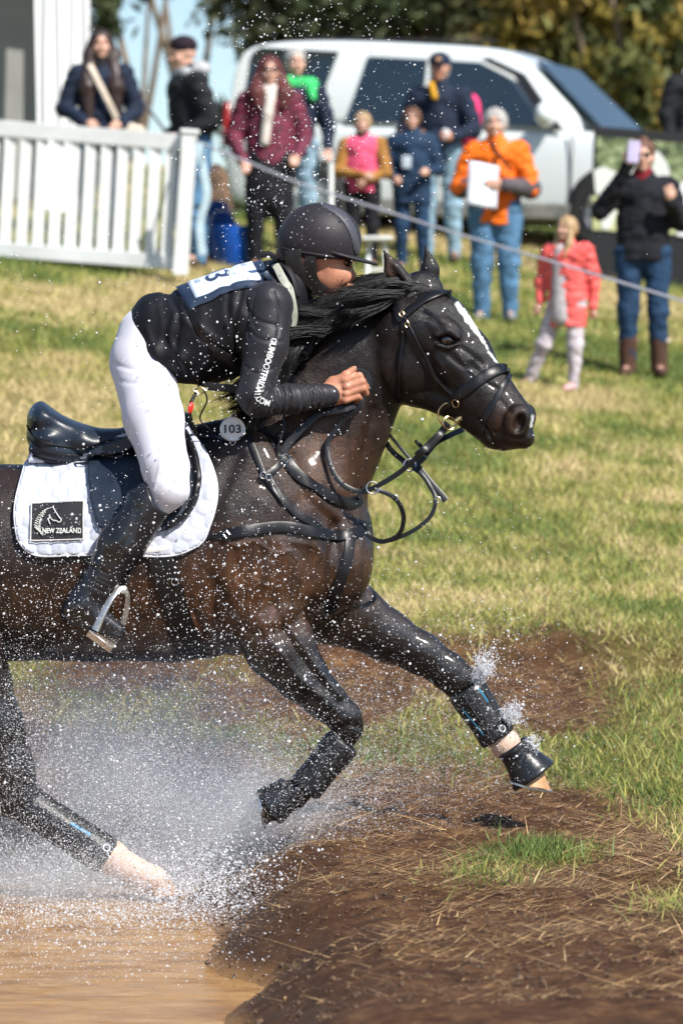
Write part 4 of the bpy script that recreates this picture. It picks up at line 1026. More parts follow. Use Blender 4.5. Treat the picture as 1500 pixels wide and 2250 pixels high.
# split rings (steel) from straps
for (px, py, d) in ((818, 1072, -.19), (900, 1022, -.06)): MB().torus(hp(px, py, d), .0205, .0026, (.2, -1, .25), 26).make("ring", steel, MAR)
mb.make("fork_straps", leather, MAR)
mb = MB()
for (a, c) in (((922, 982), .9), ((938, 994), .9)): mb.box(hp(930, 987, -.205), (.05, .014, .012), (0, .9, 0), .003)
mb.box(hp(918, 975, -.205), (.03, .014, .012), (0, -2.3, 0), .003); mb.make("rein_stopper", leather, RE)
for q_ in ((962, 1098, -.1), (868, 1094, -.17)): MB().torus(hp(*q_), .009, .002, (.1, -1, 0)).make("strap_buckle", steel, MAR)
# ------------------------------------------------------------------ rider
RID = empty("person", hp(330, 900, 0), 'rider in black vest, black helmet and white breeches crouched over the horse', 'person')
skin = M("skin_rider", (0.50, 0.22, 0.135), .45, var=.3, nscale=22, bscale=160, bs=.35, bd=.0012, spec=.4)
b_ = SDF()
def rc(S, a, b2, ra, rb, k=.02, sq=1.0, ax=(0, 1, 0)): S.cone(hp(*a), hp(*b2), ra * PX, rb * PX, k, sq, ax)
def re_(S, c, r, rot=None, k=.02, sub=False): S.ell(hp(*c), np.array(r) * PX, rot, k, sub)
# pelvis, trunk, neck (inside the clothes)
rc(b_, (320, 770, -.03), (450, 720, -.03), 60, 75, .03, 1.2); rc(b_, (450, 720, -.03), (590, 655, -.03), 75, 62, .03, 1.35); rc(b_, (600, 640, -.04), (690, 585, -.05), 34, 34, .02)
# head
re_(b_, (704, 545, -.05), (70, 56, 62), (0, .2, 0)); re_(b_, (722, 590, -.05), (52, 46, 60), (0, -.25, 0), .02); rc(b_, (735, 625, -.05), (752, 642, -.05), 26, 17, .02)
rc(b_, (700, 612, -.05), (742, 640, -.05), 22, 16, .02, 1.6)
rc(b_, (758, 584, -.05), (773, 606, -.05), 8, 10, .012); re_(b_, (767, 608, -.05), (10, 14, 8), None, .008)              # nose
re_(b_, (772, 628, -.05), (9, 17, 5), None, .006); re_(b_, (769, 637, -.05), (9, 15, 5), None, .006)                    # lips
re_(b_, (763, 567, -.05), (12, 38, 7), None, .012); re_(b_, (766, 578, -.088), (11, 13, 8), None, .008, True); re_(b_, (766, 578, -.012), (11, 13, 8), None, .008, True)
re_(b_, (748, 607, -.098), (24, 10, 18), None, .02)
re_(b_, (661, 570, -.128), (12, 5, 17), (0, -.2, 0), .005); re_(b_, (663, 568, -.138), (6, 4, 9), (0, -.2, 0), .003, True)
rc(b_, (652, 560, -.133), (668, 556, -.133), 3.5, 3, .004)
# near arm and hand
rc(b_, (590, 680, -.20), (558, 870, -.275), 38, 28, .03); rc(b_, (560, 875, -.275), (705, 868, -.175), 28, 19, .02, .9); rc(b_, (705, 868, -.175), (735, 860, -.160), 21, 22, .012, .75)
rc(b_, (732, 862, -.158), (758, 846, -.150), 24, 19, .012, .6); rc(b_, (734, 868, -.158), (757, 868, -.150), 22, 19, .012, .6)
rc(b_, (735, 845, -.155), (752, 838, -.15), 20, 14, .012, .6)
FG = [((758, 836), (789, 826), (797, 838), 8.8, .0), ((760, 850), (795, 839), (803, 850), 9.2, .003), ((759, 865), (797, 853), (803, 864), 8.8, .002), ((758, 879), (786, 871), (794, 880), 7.8, 0)]
for (k1, k2, k3, r, d) in FG:
    rc(b_, (*k1, -.165 - d), (*k2, -.160 - d), r + .6, r - .2, .0035); rc(b_, (*k2, -.160 - d), (*k3, -.134), r - .2, r - 1, .003); rc(b_, (*k3, -.134), (k3[0] - 20, k3[1] + 3, -.128), r - 1, r - 1.8, .003)
    re_(b_, (k1[0], k1[1], -.172 - d), (9, 8, 8), None, .006)
rc(b_, (738, 842, -.160), (760, 824, -.165), 11.5, 10, .01); rc(b_, (760, 824, -.165), (777, 811, -.160), 9.4, 7.2, .004)
# far arm
rc(b_, (600, 680, .14), (640, 850, .2), 36, 26, .03); rc(b_, (640, 850, .2), (745, 840, .12), 26, 19, .02); re_(b_, (765, 835, .115), (26, 14, 26), None, .015)
for k in range(4): rc(b_, (770, 820 + 11 * k, .13), (795, 815 + 11 * k, .11), 8, 7, .003)
rc(b_, (750, 822, .11), (778, 808, .1), 9, 7, .005)
# legs inside the breeches
for sgn in (-1, 1):
    rc(b_, (318, 800, sgn * .12), (370, 1065, sgn * .345), 50, 36, .03); rc(b_, (365, 1070, sgn * .345), (200, 1300, sgn * .335), 30, 20, .02); rc(b_, (190, 1318, sgn * .335), (235, 1368, sgn * .335), 16, 6, .02)
V, Q = b_.build(.0042, 2)
body = mesh_np("body", V, Q, skin, RID)
# fingernail of the thumb
nail = M("nail", (.62, .36, .28), .3, bs=0)
MB().ball(hp(779, 808, -.168), (.006, .0025, .0045), 10, 6, (0, -.7, 0)).make("thumbnail", nail, body)
eyw = M("eye_dark", (.03, .02, .015), .1, bs=0); MB().ball(hp(766, 580, -.083), (.009, .010, .009)).make("eye", eyw, body); MB().ball(hp(766, 580, -.017), (.009, .010, .009)).make("eye", eyw, body)
# breeches
brm = M("white_breeches", (0.62, 0.62, 0.69), .62, var=.06, nscale=9, bscale=500, bs=.12, bd=.0006, sheen=.2)
S = SDF()
rc(S, (335, 745, -.03), (325, 800, -.03), 78, 74, .04, 1.15)
for sgn in (-1, 1):
    rc(S, (312, 795, sgn * .085), (338, 920, sgn * .22), 70, 63, .04); rc(S, (338, 920, sgn * .22), (364, 1028, sgn * .335), 62, 50, .03); rc(S, (364, 1028, sgn * .335), (371, 1075, sgn * .36), 50, 43, .02); rc(S, (371, 1075, sgn * .36), (349, 1130, sgn * .36), 42, 17, .02)
V, Q = S.build(.006, 3); N = normals(V, Q); x, y = topx(V)
wr = np.zeros(len(V))
for pts, w, a in (([(250, 800), (300, 812), (360, 800)], 5, -.003), ([(262, 838), (320, 845), (380, 838)], 5, -.002), ([(330, 860), (350, 960), (352, 1020), (338, 1080)], 3, .003), ([(380, 1060), (360, 1072), (345, 1068)], 6, -.001), ([(322, 790), (335, 850), (328, 900)], 7, .003)):
    wr += a * np.exp(-(segdist(x, y, spline(pts, 16)) / w)**2) * (N[:, 1] < .2)
V = V + N * wr[:, None]
mesh_np("breeches", V, Q, brm, RID)
# vest, sleeves
vm = M("vest_fabric", (0.008, 0.008, 0.011), .6, var=.5, nscale=10, bscale=350, bs=.35, bd=.001, spec=.25)
sm_ = bpy.data.materials.new("sleeve_fabric"); n, b, out = nodes_of(sm_); v = coords(n)
n.links.new(ramp(n, noise(n, 300, 2, .6, v), [(0.35, (0.009, 0.009, 0.012)), (0.7, (0.030, 0.029, 0.036))]), b.inputs['Base Color']); b.inputs['Roughness'].default_value = .5; b.inputs['Specular IOR Level'].default_value = .3
bump(n, b, noise(n, 420, 2, .6, v), .3, .001); b.inputs['Sheen Weight'].default_value = .04
S = SDF()
rc(S, (356, 730, -.03), (445, 734, -.03), 82, 110, .03, 1.25); rc(S, (445, 732, -.03), (545, 702, -.03), 106, 112, .03, 1.2); rc(S, (545, 702, -.03), (602, 655, -.03), 110, 84, .04, 1.35)
rc(S, (335, 680, -.03), (345, 768, -.03), 34, 48, .02, 2.2); rc(S, (350, 780, -.05), (400, 790, -.05), 38, 50, .03, 2.4)
rc(S, (610, 640, -.04), (662, 606, -.045), 62, 50, .03, 1.15)
V, Q = S.build(.006, 2); N = normals(V, Q); x, y = topx(V)
wr = .004 * (fbm(V[:, 0] * 9, V[:, 2] * 9 + V[:, 1] * 6, 4, 7) - .5)
for pts, w, a in (([(372, 640), (395, 700), (385, 760), (400, 820)], 7, -.007), ([(400, 655), (430, 720), (470, 760), (540, 790)], 6, -.007), ([(350, 650), (355, 720), (345, 780)], 9, .006), ([(430, 820), (470, 790), (520, 800)], 8, .006), ([(510, 590), (500, 680), (520, 760)], 7, -.006), ([(320, 720), (350, 790), (390, 830)], 8, .005), ([(560, 570), (600, 600), (640, 640)], 6, -.006), ([(400, 700), (470, 745), (530, 805)], 10, .005), ([(385, 690), (375, 740), (395, 790)], 6, .006), ([(530, 640), (515, 720), (530, 800)], 6, -.006)):
    wr += a * np.exp(-(segdist(x, y, spline(pts, 16)) / w)**2) * (N[:, 1] < .3)
V = V + N * wr[:, None]; VT = bvh(V, Q)
vest = mesh_np("vest", V, Q, vm, RID)
S = SDF()
rc(S, (590, 672, -.205), (584, 760, -.24), 54, 45, .02); rc(S, (584, 760, -.24), (560, 862, -.275), 45, 38, .03); rc(S, (560, 866, -.275), (566, 880, -.275), 39, 34, .02)
rc(S, (566, 882, -.275), (640, 876, -.23), 33, 31, .02); rc(S, (640, 876, -.23), (724, 868, -.165), 31, 25, .015)
V, Q = S.build(.0042, 2); N = normals(V, Q); x, y = topx(V); wr = np.zeros(len(V))
for i, cx in enumerate((592, 606, 622, 637, 652, 668, 684, 700, 714)):
    pts = [(cx - 6, 848 + i * .6), (cx + 2, 870), (cx - 4 - 2 * (i % 2), 905)]; dd = segdist(x, y, spline(pts, 10)); wr += (-.0042 * np.exp(-(dd / 2.6)**2) + .0022 * np.exp(-((dd - 6) / 4)**2)) * (.35 + .65 * ((i * 7) % 4 > 0)) * sstep(.1, .5, fbm(x / 25, y / 9, 2, i))
for pts in ([(545, 720), (570, 745), (620, 750)], [(538, 800), (560, 820), (600, 810)], [(532, 660), (560, 700), (610, 716)], [(560, 640), (552, 690), (560, 720)], [(580, 850), (560, 870), (545, 900)], [(585, 858), (570, 880), (566, 905)], [(540, 690), (545, 740)], [(600, 640), (615, 690), (610, 740)]):
    wr += -.004 * np.exp(-(segdist(x, y, spline(pts, 10)) / 4)**2)
wr += .004 * (fbm(V[:, 0] * 12, V[:, 2] * 12, 3, 15) - .5)
V = V + N * wr[:, None]; SL = bvh(V, Q); slv = mesh_np("sleeve", V, Q, sm_, RID)
S = SDF(); rc(S, (602, 676, .14), (640, 850, .2), 46, 34, .02); rc(S, (640, 850, .2), (740, 842, .125), 33, 25, .02); V, Q = S.build(.007, 2); mesh_np("sleeve", V, Q, sm_, RID)
lb = spline([(596, 741), (589, 770), (580, 800), (571, 830), (563, 852), (559, 868), (564, 880), (577, 888), (592, 893)], 200)
La = np.concatenate([[0], np.cumsum(np.linalg.norm(np.diff(lb, axis=0), axis=1))])
def onpath(u, v):
    u = u / 1.0 * 1.0; i = min(198, int(np.searchsorted(La, min(u, La[-1] - .01)))); i = max(i, 1); d = lb[min(i + 3, 199)] - lb[max(i - 3, 0)]; d = d / np.linalg.norm(d); p = lb[i] + np.array((d[1], -d[0])) * v
    return cast(SL, p[0], p[1], .0025, YH - .28)[0]
lettering("sleeve_lettering", "GUMBOOTFRIDAY.COM", onpath, trim_w, slv, size=18.5, offset=.45, width=La[-1] - 2)
# shoulder straps, piping and belts on the vest
mb = MB()
def vs_(pts, w, th=.005, off=.004, n=40, tree=VT): mb.strap(*on(tree, pts, off, n, YH - .2), w * PX, th)
vs_([(425, 700), (450, 740), (480, 775), (515, 795)], 16); vs_([(398, 655), (425, 700)], 12); vs_([(470, 770), (515, 795)], 22, .008)
vs_([(525, 855), (470, 850), (440, 845)], 18); mb.make("vest_strap", leather2, vest)
mb = MB(); vs_([(605, 590), (622, 618), (634, 650), (640, 690), (636, 715)], 17, .006, .016); mb.make("reflective_edge", M("edge_grey", (.34, .35, .29), .5, bs=.2), vest)
mb = MB(); vs_([(572, 560), (596, 560), (622, 585), (640, 610), (652, 650)], 14, .010, .008); mb.make("collar_roll", vm, vest)
# number bib across the back: cast square to the back
ub = hp(590, 540, 0) - hp(410, 640, 0); ub /= np.linalg.norm(ub); wb = np.array((0, 1.0, 0)); nb_ = np.cross(ub, wb); nb_ = nb_ if nb_[2] > 0 else -nb_
c0 = hp(492, 600, 0)
def bibpt(s, t, off):
    """s along the spine (m, from lower edge), t across (m, + = far side)"""
    o3 = c0 + ub * (s - .125) + np.array((0, t - .03, 0)) + nb_ * .35
    hit, nr, i, d = VT.ray_cast(Vector(o3), Vector(-nb_))
    if hit is None: return o3 - nb_ * .42
    return np.array(hit) + nb_ * off
def bib(name, s0, s1, t0, t1, off, mat, parent, nn=(16, 18)):
    ss, tt = np.linspace(s0, s1, nn[0]), np.linspace(t0, t1, nn[1]); V = np.array([bibpt(a, b2, off) for a in ss for b2 in tt])
    i = (np.arange(nn[0] - 1)[:, None] * nn[1] + np.arange(nn[1] - 1)[None]).ravel(); o = mesh_np(name, V, np.stack([i, i + 1, i + nn[1] + 1, i + nn[1]], 1), mat, parent)
    m = o.modifiers.new('t', 'SOLIDIFY'); m.thickness = .003; m.offset = 0; return o
bb = bib("number_bib", -.035, .255, -.185, .135, .008, M("bib_navy", (.02, .035, .07), .45, bs=.2), RID)
bw = bib("bib_panel", .005, .225, -.165, .12, .011, M("bib_white", (.62, .70, .82), .5, var=.05, bs=.1), bb)
navyp = M("bib_ink", (.03, .05, .11), .6, bs=0)
lettering("bib_number", "103", lambda u, v: bibpt(.065 + v * .001, -(u * .001 - .125) - .035 , .0145), navyp, bb, size=115, offset=.4, width=215)
lettering("bib_wording", "UE", lambda u, v: bibpt(.028 + v * .001, -((u + 130) * .001 - .11) - .035, .0145), M("bib_faint_ink", (.20, .27, .38), .6, bs=0), bb, size=24, width=40)
lettering("bib_wording", "VE", lambda u, v: bibpt(.188 + v * .001, -((u + 120) * .001 - .11) - .035, .0145), MATS["bib_faint_ink"], bb, size=22, width=36)
lettering("collar_mark", "UF", lambda u, v: cast(VT, 585 + u * .9 + v * .15, 560 - v + u * .2, .010, YH - .1)[0], trim_w, vest, size=12, offset=.2, width=11)
# lanyard with red clip
mb = MB(); mb.strap(spline([hp(432, 862, -.2), hp(420, 885, -.21), hp(418, 915, -.2), hp(432, 955, -.17)], 24), np.tile((0, -1., 0), (24, 1)), .012, .004)
mb.tube(spline([hp(445, 850, -.2), hp(455, 880, -.2), hp(440, 920, -.18), hp(470, 950, -.16)], 24), .003); lan = mb.make("lanyard", leather2, vest)
MB().ball(hp(419, 896, -.222), (.009, .008, .020), rot=(0, .2, 0)).make("red_clip", M("red_plastic", (.75, .03, .02), .35, bs=0), lan)
MB().torus(hp(440, 858, -.205), .013, .003, (.1, -1, 0), 4, 1.5).make("buckle", brass, lan)
# helmet
hmm = bpy.data.materials.new("helmet_cover"); n, b, out = nodes_of(hmm); v = coords(n)
n.links.new(ramp(n, noise(n, 300, 2, .6, v), [(0.35, (0.012, 0.010, 0.013)), (0.7, (0.032, 0.028, 0.034))]), b.inputs['Base Color']); b.inputs['Roughness'].default_value = .55; b.inputs['Specular IOR Level'].default_value = .3; b.inputs['Sheen Weight'].default_value = .03
bump(n, b, noise(n, 350, 2, .6, v), .3, .001)
S = SDF()
S.ell(hp(703, 528, -.05), (91 * PX, .108, 82 * PX), (0, .12, 0)); S.ell(hp(655, 535, -.05), (40 * PX, .08, 45 * PX), None, .03)
S.ell(hp(715, 640, -.05), (115 * PX, .16, 80 * PX), (0, .1, 0), .008, True)
V, Q = S.build(.005, 2); N = normals(V, Q); x, y = topx(V)
V = V + N * ((-.0022 * np.exp(-(segdist(x, y, spline([(690, 452), (735, 470), (765, 505), (778, 560)], 20)) / 2.2)**2)) * (N[:, 1] < .3))[:, None]
HT = bvh(V, Q)
hel = mesh_np("helmet", V, Q, hmm, RID)
mesh_m = bpy.data.materials.new("helmet_mesh_panel"); n, b, out = nodes_of(mesh_m); v = coords(n)
w_ = n.nodes.new('ShaderNodeTexWave'); w_.inputs['Scale'].default_value = 130; w_.wave_type = 'BANDS'; w_.bands_direction = 'DIAGONAL'; w_.inputs['Distortion'].default_value = 1.5; n.links.new(v, w_.inputs[0])
n.links.new(ramp(n, w_.outputs['Fac'], [(0.3, (0.010, 0.010, 0.015)), (0.8, (0.10, 0.10, 0.125))]), b.inputs['Base Color']); b.inputs['Roughness'].default_value = .5
patch("mesh_panel", [(700, 449), (725, 450), (755, 466), (778, 495), (788, 530), (789, 556), (778, 556), (768, 515), (745, 478), (715, 458)], HT, mesh_m, hel, .0015, .002, 3.0, default=YH - .05)
# peak
pk = []
for i in range(14):
    t = i / 13
    for j in range(19):
        s = -1 + 2 * j / 18; a = s * 1.35
        x0 = 742 - 8 * abs(s); rx = (18 + 84 * t * (.55 + .45 * math.cos(a))); xx = 728 + math.cos(a) * rx - 6; zz = 552 + 30 * t * math.cos(a) + 3 * (1 - t); yy = -.05 + math.sin(a) * (.098 + .004 * t)
        pk.append(hp(xx + 6 * t, zz - 4 * math.cos(s * 1.5) * (1 - t), yy))
pk = np.array(pk); i = (np.arange(13)[:, None] * 19 + np.arange(18)[None]).ravel()
o = mesh_np("peak", pk, np.stack([i, i + 1, i + 20, i + 19], 1), hmm, hel); m = o.modifiers.new('t', 'SOLIDIFY'); m.thickness = .009; m.offset = 0
mb = MB(); 
bt, bn = on(HT, [(622, 545), (650, 551), (690, 558), (730, 564), (770, 570)], .002, 30, YH - .13); mb.tube(bt, .004); mb.make("rim_band", hmm, hel)
BT = bvh(np.array([v_.co[:] for v_ in body.data.vertices]), [tuple(p.vertices) for p in body.data.polygons])
mb = MB()
for pts, w in (([(648, 548), (650, 580), (668, 605), (705, 640)], 26), ([(682, 562), (682, 590), (690, 620), (712, 642)], 24), ([(634, 550), (640, 585), (660, 612)], 22)):
    sp = spline(pts, 24); mb.strap(np.array([hp(a, c, -.05 - .095 * math.cos((c - 560) / 110)) for a, c in sp]), np.tile((0, -1., -.1), (24, 1)), w * PX, .008)
mb.make("chin_strap", leather2, hel)
# hair tucked at the nape
hr = M("brown_hair", (.16, .09, .05), .6, var=.5, nscale=60); S = SDF(); rc(S, (625, 560, -.06), (640, 590, -.07), 20, 16, .01); V, Q = S.build(.006, 1); mesh_np("hair", V, Q, hr, RID)
# boots
bl = bpy.data.materials.new("boot_leather"); n, b, out = nodes_of(bl); v = coords(n)
n.links.new(ramp(n, noise(n, 12, 4, .6, v), [(0.3, (0.007, 0.007, 0.009)), (0.7, (0.018, 0.018, 0.022))]), b.inputs['Base Color']); b.inputs['Roughness'].default_value = .28; b.inputs['Specular IOR Level'].default_value = .6
bump(n, b, noise(n, 45, 4, .6, v), .25, .003)
for sgn in (-1, 1):
    S = SDF()
    rc(S, (332, 1108, sgn * .352), (268, 1195, sgn * .350), 46, 50, .02, .9); rc(S, (268, 1195, sgn * .350), (222, 1272, sgn * .345), 49, 37, .02, .9); rc(S, (222, 1272, sgn * .345), (188, 1318, sgn * .34), 37, 36, .02, .9)
    rc(S, (188, 1318, sgn * .34), (160, 1342, sgn * .34), 32, 27, .02, .9); rc(S, (180, 1335, sgn * .34), (262, 1385, sgn * .345), 34, 15, .02, 1.1)
    rc(S, (152, 1358, sgn * .34), (262, 1398, sgn * .345), 12, 8, .008, 2.2)
    rc(S, (322, 1082, sgn * .352), (318, 1092, sgn * .352), 22, 40, .02, .9)
    if sgn < 0: S.ell(hp(372, 1062, -.38), (42 * PX, .09, 62 * PX), (0, .1, 0), .006, True)
    V, Q = S.build(.0055, 2); N = normals(V, Q); x, y = topx(V); wr = np.zeros(len(V))
    for k in range(5): wr += -.006 * np.exp(-(segdist(x, y, [(185 + 5 * k, 1245 + 13 * k - 8), (240 + 2 * k, 1262 + 12 * k)]) / 4)**2)
    wr += -.004 * np.exp(-(segdist(x, y, spline([(300, 1120), (290, 1170), (250, 1230)], 10)) / 8)**2)
    V = V + N * wr[:, None]
    rb = mesh_np("riding_boot", V, Q, bl, RID)
# ------------------------------------------------------------------ spectators
def ground_at(px, py0=None, Y=None):
    return np.array(((px - HX) * Y / F, Y, float(ground_h((px - HX) * Y / F, Y))))
def foot_Y(px, py):
    Ys = np.linspace(20, 43, 2000); X = (px - HX) * Ys / F; row = HY - (ground_h(X, Ys) - CH) * F / Ys
    return float(Ys[np.argmin(np.abs(row - py))])
def cloth(name, c, rough=.8, var=.3, ns=8, bs=.5, bd=.01, bsc=18, c2=None): return M(name, c, rough, var=var, nscale=ns, bs=bs, bd=bd, bscale=bsc, spec=.25, col2=c2)
skin_b = M("skin_light", (0.58, 0.33, 0.24), .5, var=.15, bs=0, nscale=10)
shoe_b = M("shoe_brown", (.10, .055, .03), .6)
jean = cloth("denim_blue", (.085, .19, .32), var=.5, ns=9)
jean_l = cloth("denim_pale", (.24, .36, .45), var=.35, ns=9)
jean_d = cloth("denim_dark", (.016, .045, .10), var=.4, ns=9)
def person(label, H, px, Y, rz, jacket, pants, hairm, arms, hem=.50, hair='short', hat=None, hatm=None, collar=None, shoes=None, legs=None, lean=0.0, body=1.0,
           jsq=.72, zoff=0.0, headturn=0.0, headtilt=0.0, boots=False, skirt=False, sleevem=None, cuffs=None, puff=0, trouser_w=1.0, face=skin_b, glasses=None, res=.0085, gy=None, extra=None):
    g = ground_at(px, None, Y); base = g + np.array((0, 0, zoff))
    root = empty("person", base, label, 'person')
    ca, sa_ = math.cos(rz), math.sin(rz)
    def xf(V):
        V = np.asarray(V, float) * H
        x = V[:, 0] * ca - V[:, 1] * sa_; y = V[:, 0] * sa_ + V[:, 1] * ca
        return np.stack([x, y, V[:, 2]], 1) + base
    r1 = res / H
    def out(S, name, mat, rr=1.0, disp=0.0, par=None):
        V, Q = S.build(r1 * rr, 2)
        if disp: N = normals(V, Q); V = V + N * (disp * 1.5 * (fbm(V[:, 0] * 20 + V[:, 1] * 9 + V[:, 2] * 8, V[:, 2] * 30 - V[:, 0] * 10 + 3, 3, 5) - .5))[:, None]
        return mesh_np(name, xf(V), Q, mat, par or root)
    legs = legs or [((-.058, 0, .52), (-.062, -.012, .28), (-.066, .01, .045), (-.08, -.09, .018)), ((.058, 0, .52), (.062, -.012, .28), (.066, .01, .045), (.08, -.09, .018))]
    ln = lean
    sh = np.array((0, -ln, .815)); hd = np.array((0, -ln * 1.35 - .012, .925))
    B = SDF(); k = .02
    B.cone((0, 0, .53), sh - (0, 0, .05), .055, .06, .03, 1, (0, 1, 0)); B.cone(sh - (.06, 0, .03), sh + (.06, 0, -.03), .035, .035, .03); B.cone(sh, hd - (0, -.01, .05), .036, .032, .015)
    ht, tl = headturn, headtilt
    def hpnt(x, y, z):   # head frame: -y forward
        y2, z2 = y * math.cos(tl) - z * math.sin(tl), y * math.sin(tl) + z * math.cos(tl)
        return hd + np.array((x * math.cos(ht) - y2 * math.sin(ht), x * math.sin(ht) + y2 * math.cos(ht), z2))
    B.ell(hpnt(0, .006, .012), (.043, .054, .056), (0, 0, ht), .01); B.ell(hpnt(0, -.018, -.022), (.034, .036, .040), (0, 0, ht), .015); B.ball(hpnt(0, -.040, -.052), .013, .012)
    B.cone(hpnt(0, -.054, .006), hpnt(0, -.064, -.016), .004, .0085, .006); B.ell(hpnt(0, -.050, .016), (.028, .008, .005), (0, 0, ht), .006)
    for s in (-1, 1): B.ell(hpnt(.017 * s, -.057, .006), (.009, .008, .006), None, .004, True); B.ell(hpnt(.044 * s, .004, -.004), (.004, .011, .016), (0, 0, ht), .003); B.ball(hpnt(.022 * s, -.042, -.018), .012, .01)
    B.ell(hpnt(0, -.051, -.032), (.014, .006, .0035), (0, 0, ht), .003); B.ell(hpnt(0, -.050, -.039), (.012, .006, .0035), (0, 0, ht), .003)
    J = SDF(); 
    wbulk = body
    hz = hem
    J.cone((0, -ln * .05, .55), (0, -ln * .4, .65), .094 * wbulk, .090 * wbulk, .03, jsq); J.cone((0, -ln * .4, .65), (0, -ln * .95, .75), .090 * wbulk, .098 * wbulk, .03, jsq)
    for s in (-1, 1): J.cone((.036 * s, 0, hz - .03), (.03 * s, 0, .60), .070 * wbulk, .064 * wbulk, .03, .95)
    J.cone(sh + (-.075, 0, -.030), sh + (.075, 0, -.030), .047 * wbulk, .047 * wbulk, .035, .9); J.cone(sh + (0, 0, -.01), sh + (0, -.004, .035), .050, .044, .02)
    SV = SDF() if sleevem else J
    for s, (el, wr, fd) in zip((-1, 1), arms):
        so_ = sh + np.array((s * .108, 0, -.025)); el = np.array(el, float); wr = np.array(wr, float)
        B.cone(so_, el, .026, .021, k); B.cone(el, wr, .021, .015, .012)
        SV.cone(so_, el, .049 * (1 + .12 * puff), .041 * (1 + .15 * puff), .025); SV.cone(el, wr - (wr - el) * .06, .037 * (1 + .1 * puff), .027, .015)
        d = wr - el; d /= np.linalg.norm(d); fd = np.array(fd, float) if fd is not None else d; fd /= np.linalg.norm(fd)
        sd_ = np.cross(fd, (0, 1, 0.01)); sd_ /= np.linalg.norm(sd_) + 1e-9; up_ = np.cross(sd_, fd)
        pc = wr + fd * .024; B.ell(pc, (.021, .016, .023), None, .010)
        for q in range(4):
            r0 = pc + sd_ * (q - 1.5) * .0105 + fd * .014; L = (.026, .031, .029, .022)[q]
            k2 = r0 + fd * L * .55 + up_ * .003; k3 = k2 + (fd * .6 + up_ * .8) * L * .5
            B.cone(r0, k2, .0056, .005, .002); B.cone(k2, k3, .005, .0042, .002)
        t0 = pc + sd_ * (.020 * -s) - fd * .006; B.cone(pc, t0, .009, .007, .004); B.cone(t0, t0 + fd * .022 + sd_ * (-s * .006), .0068, .005, .002)
    J.ell((0, 0, hz - .30), (.30, .30, .30), None, .006, True)
    PT = SDF(); 
    for s, (h0, kn, an, toe) in zip((-1, 1), legs):
        B.cone(h0, kn, .042, .028, k); B.cone(kn, an, .028, .017, k); B.cone(an, toe, .017, .012, .01)
        PT.cone(h0, kn, .062 * trouser_w, .044 * trouser_w, .02); PT.cone(kn, np.array(an) - (0, 0, .015), .043 * trouser_w, .033 * trouser_w, .015)
        SS = SDF(); a_ = np.array(an); t_ = np.array(toe)
        SS.cone(a_ - (0, -.012, .010), a_ - (0, -.012, .018), .026, .024, .012); SS.cone(a_ - (0, 0, .020), t_, .024, .018, .02, 1.0)
        if boots: SS.cone(a_ + (0, 0, -.01), np.array(kn) * .50 + a_ * .50, .034, .041, .02)
        out(SS, "boot" if boots else "shoe", shoes or shoe_b)
    PT.cone((-.03, 0, .53), (.03, 0, .53), .078, .078, .03, .85)
    if skirt: PT.cone((0, 0, .54), (0, 0, .36), .085, .105, .03, .8)
    bd_ = out(B, "body", face, .9)
    ey = M("eye_dark", (.03, .02, .015), .1, bs=0)
    for s in (-1, 1): MB().ball(hpnt(.017 * s, -.050, .006), (.0065, .005, .004), 8, 6).make("eye", ey, bd_, xf=xf)
    MB().ball(hpnt(0, -.0525, -.0355), (.012, .005, .0035), 10, 6).make("lips", M("lips", (.42, .14, .12), .5, bs=0), bd_, xf=xf)
    jo = out(J, "jacket", jacket, 1, .012 + .01 * puff)
    if sleevem: out(SV, "sleeves", sleevem, 1, .010)
    out(PT, "trousers", pants, 1, .012)
    if collar:
        S = SDF(); S.cone(sh + (0, -.010, .0), sh + (0, -.012, .040), .047, .042, .01); out(S, "collar", collar)
    if hair != 'none':
        S = SDF(); S.ell(hpnt(0, .012, .022), (.051, .058, .056), (0, 0, ht), .01)
        S.ell(hpnt(0, -.062, -.012), (.030, .040, .046), (0, 0, ht), .012, True)
        if hair == 'short': S.ell(hpnt(0, .02, -.01), (.047, .048, .045), (0, 0, ht), .01); S.ell(hpnt(0, -.06, -.02), (.036, .05, .05), (0, 0, ht), .012, True)
        if hair in ('long', 'mid'):
            L = .30 if hair == 'long' else .11
            for s in (-1, 1): S.chain([(hpnt(.034 * s, .005, .01), .028), (hpnt(.052 * s, .005, -.05), .032), (hpnt(.066 * s, -.040, -.05 - L * .5), .040), (hpnt(.058 * s, -.062, -.05 - L), .020)], .02)
            S.chain([(hpnt(0, .035, .0), .04), (hpnt(0, .055, -.05 - L * .7), .035)], .02)
            S.ell(hpnt(0, -.062, -.012), (.029, .045, .046), (0, 0, ht), .010, True)
        if hair == 'bob': S.ell(hpnt(0, .012, .0), (.058, .062, .062), (0, 0, ht), .015); S.ell(hpnt(0, -.066, -.016), (.032, .048, .044), (0, 0, ht), .010, True)
        V, Q = S.build(r1 * .9, 1); N = normals(V, Q); V = V + N * (.010 * (fbm(V[:, 0] * 90, V[:, 2] * 25, 3, 4) - .5))[:, None]
        mesh_np("hair", xf(V), Q, hairm, root)
    if hat:
        S = SDF(); S.ell(hpnt(0, .008, .032), (.054, .061, .045), (0, 0, ht), .01)
        S.ell(hpnt(0, 0, -.035), (.09, .09, .045), None, .006, True)
        if hat == 'cap': S.ell(hpnt(0, -.070, .014), (.036, .036, .005), (0, 0, ht), .008)
        out(S, "cap" if hat == 'cap' else "beanie", hatm, .8)
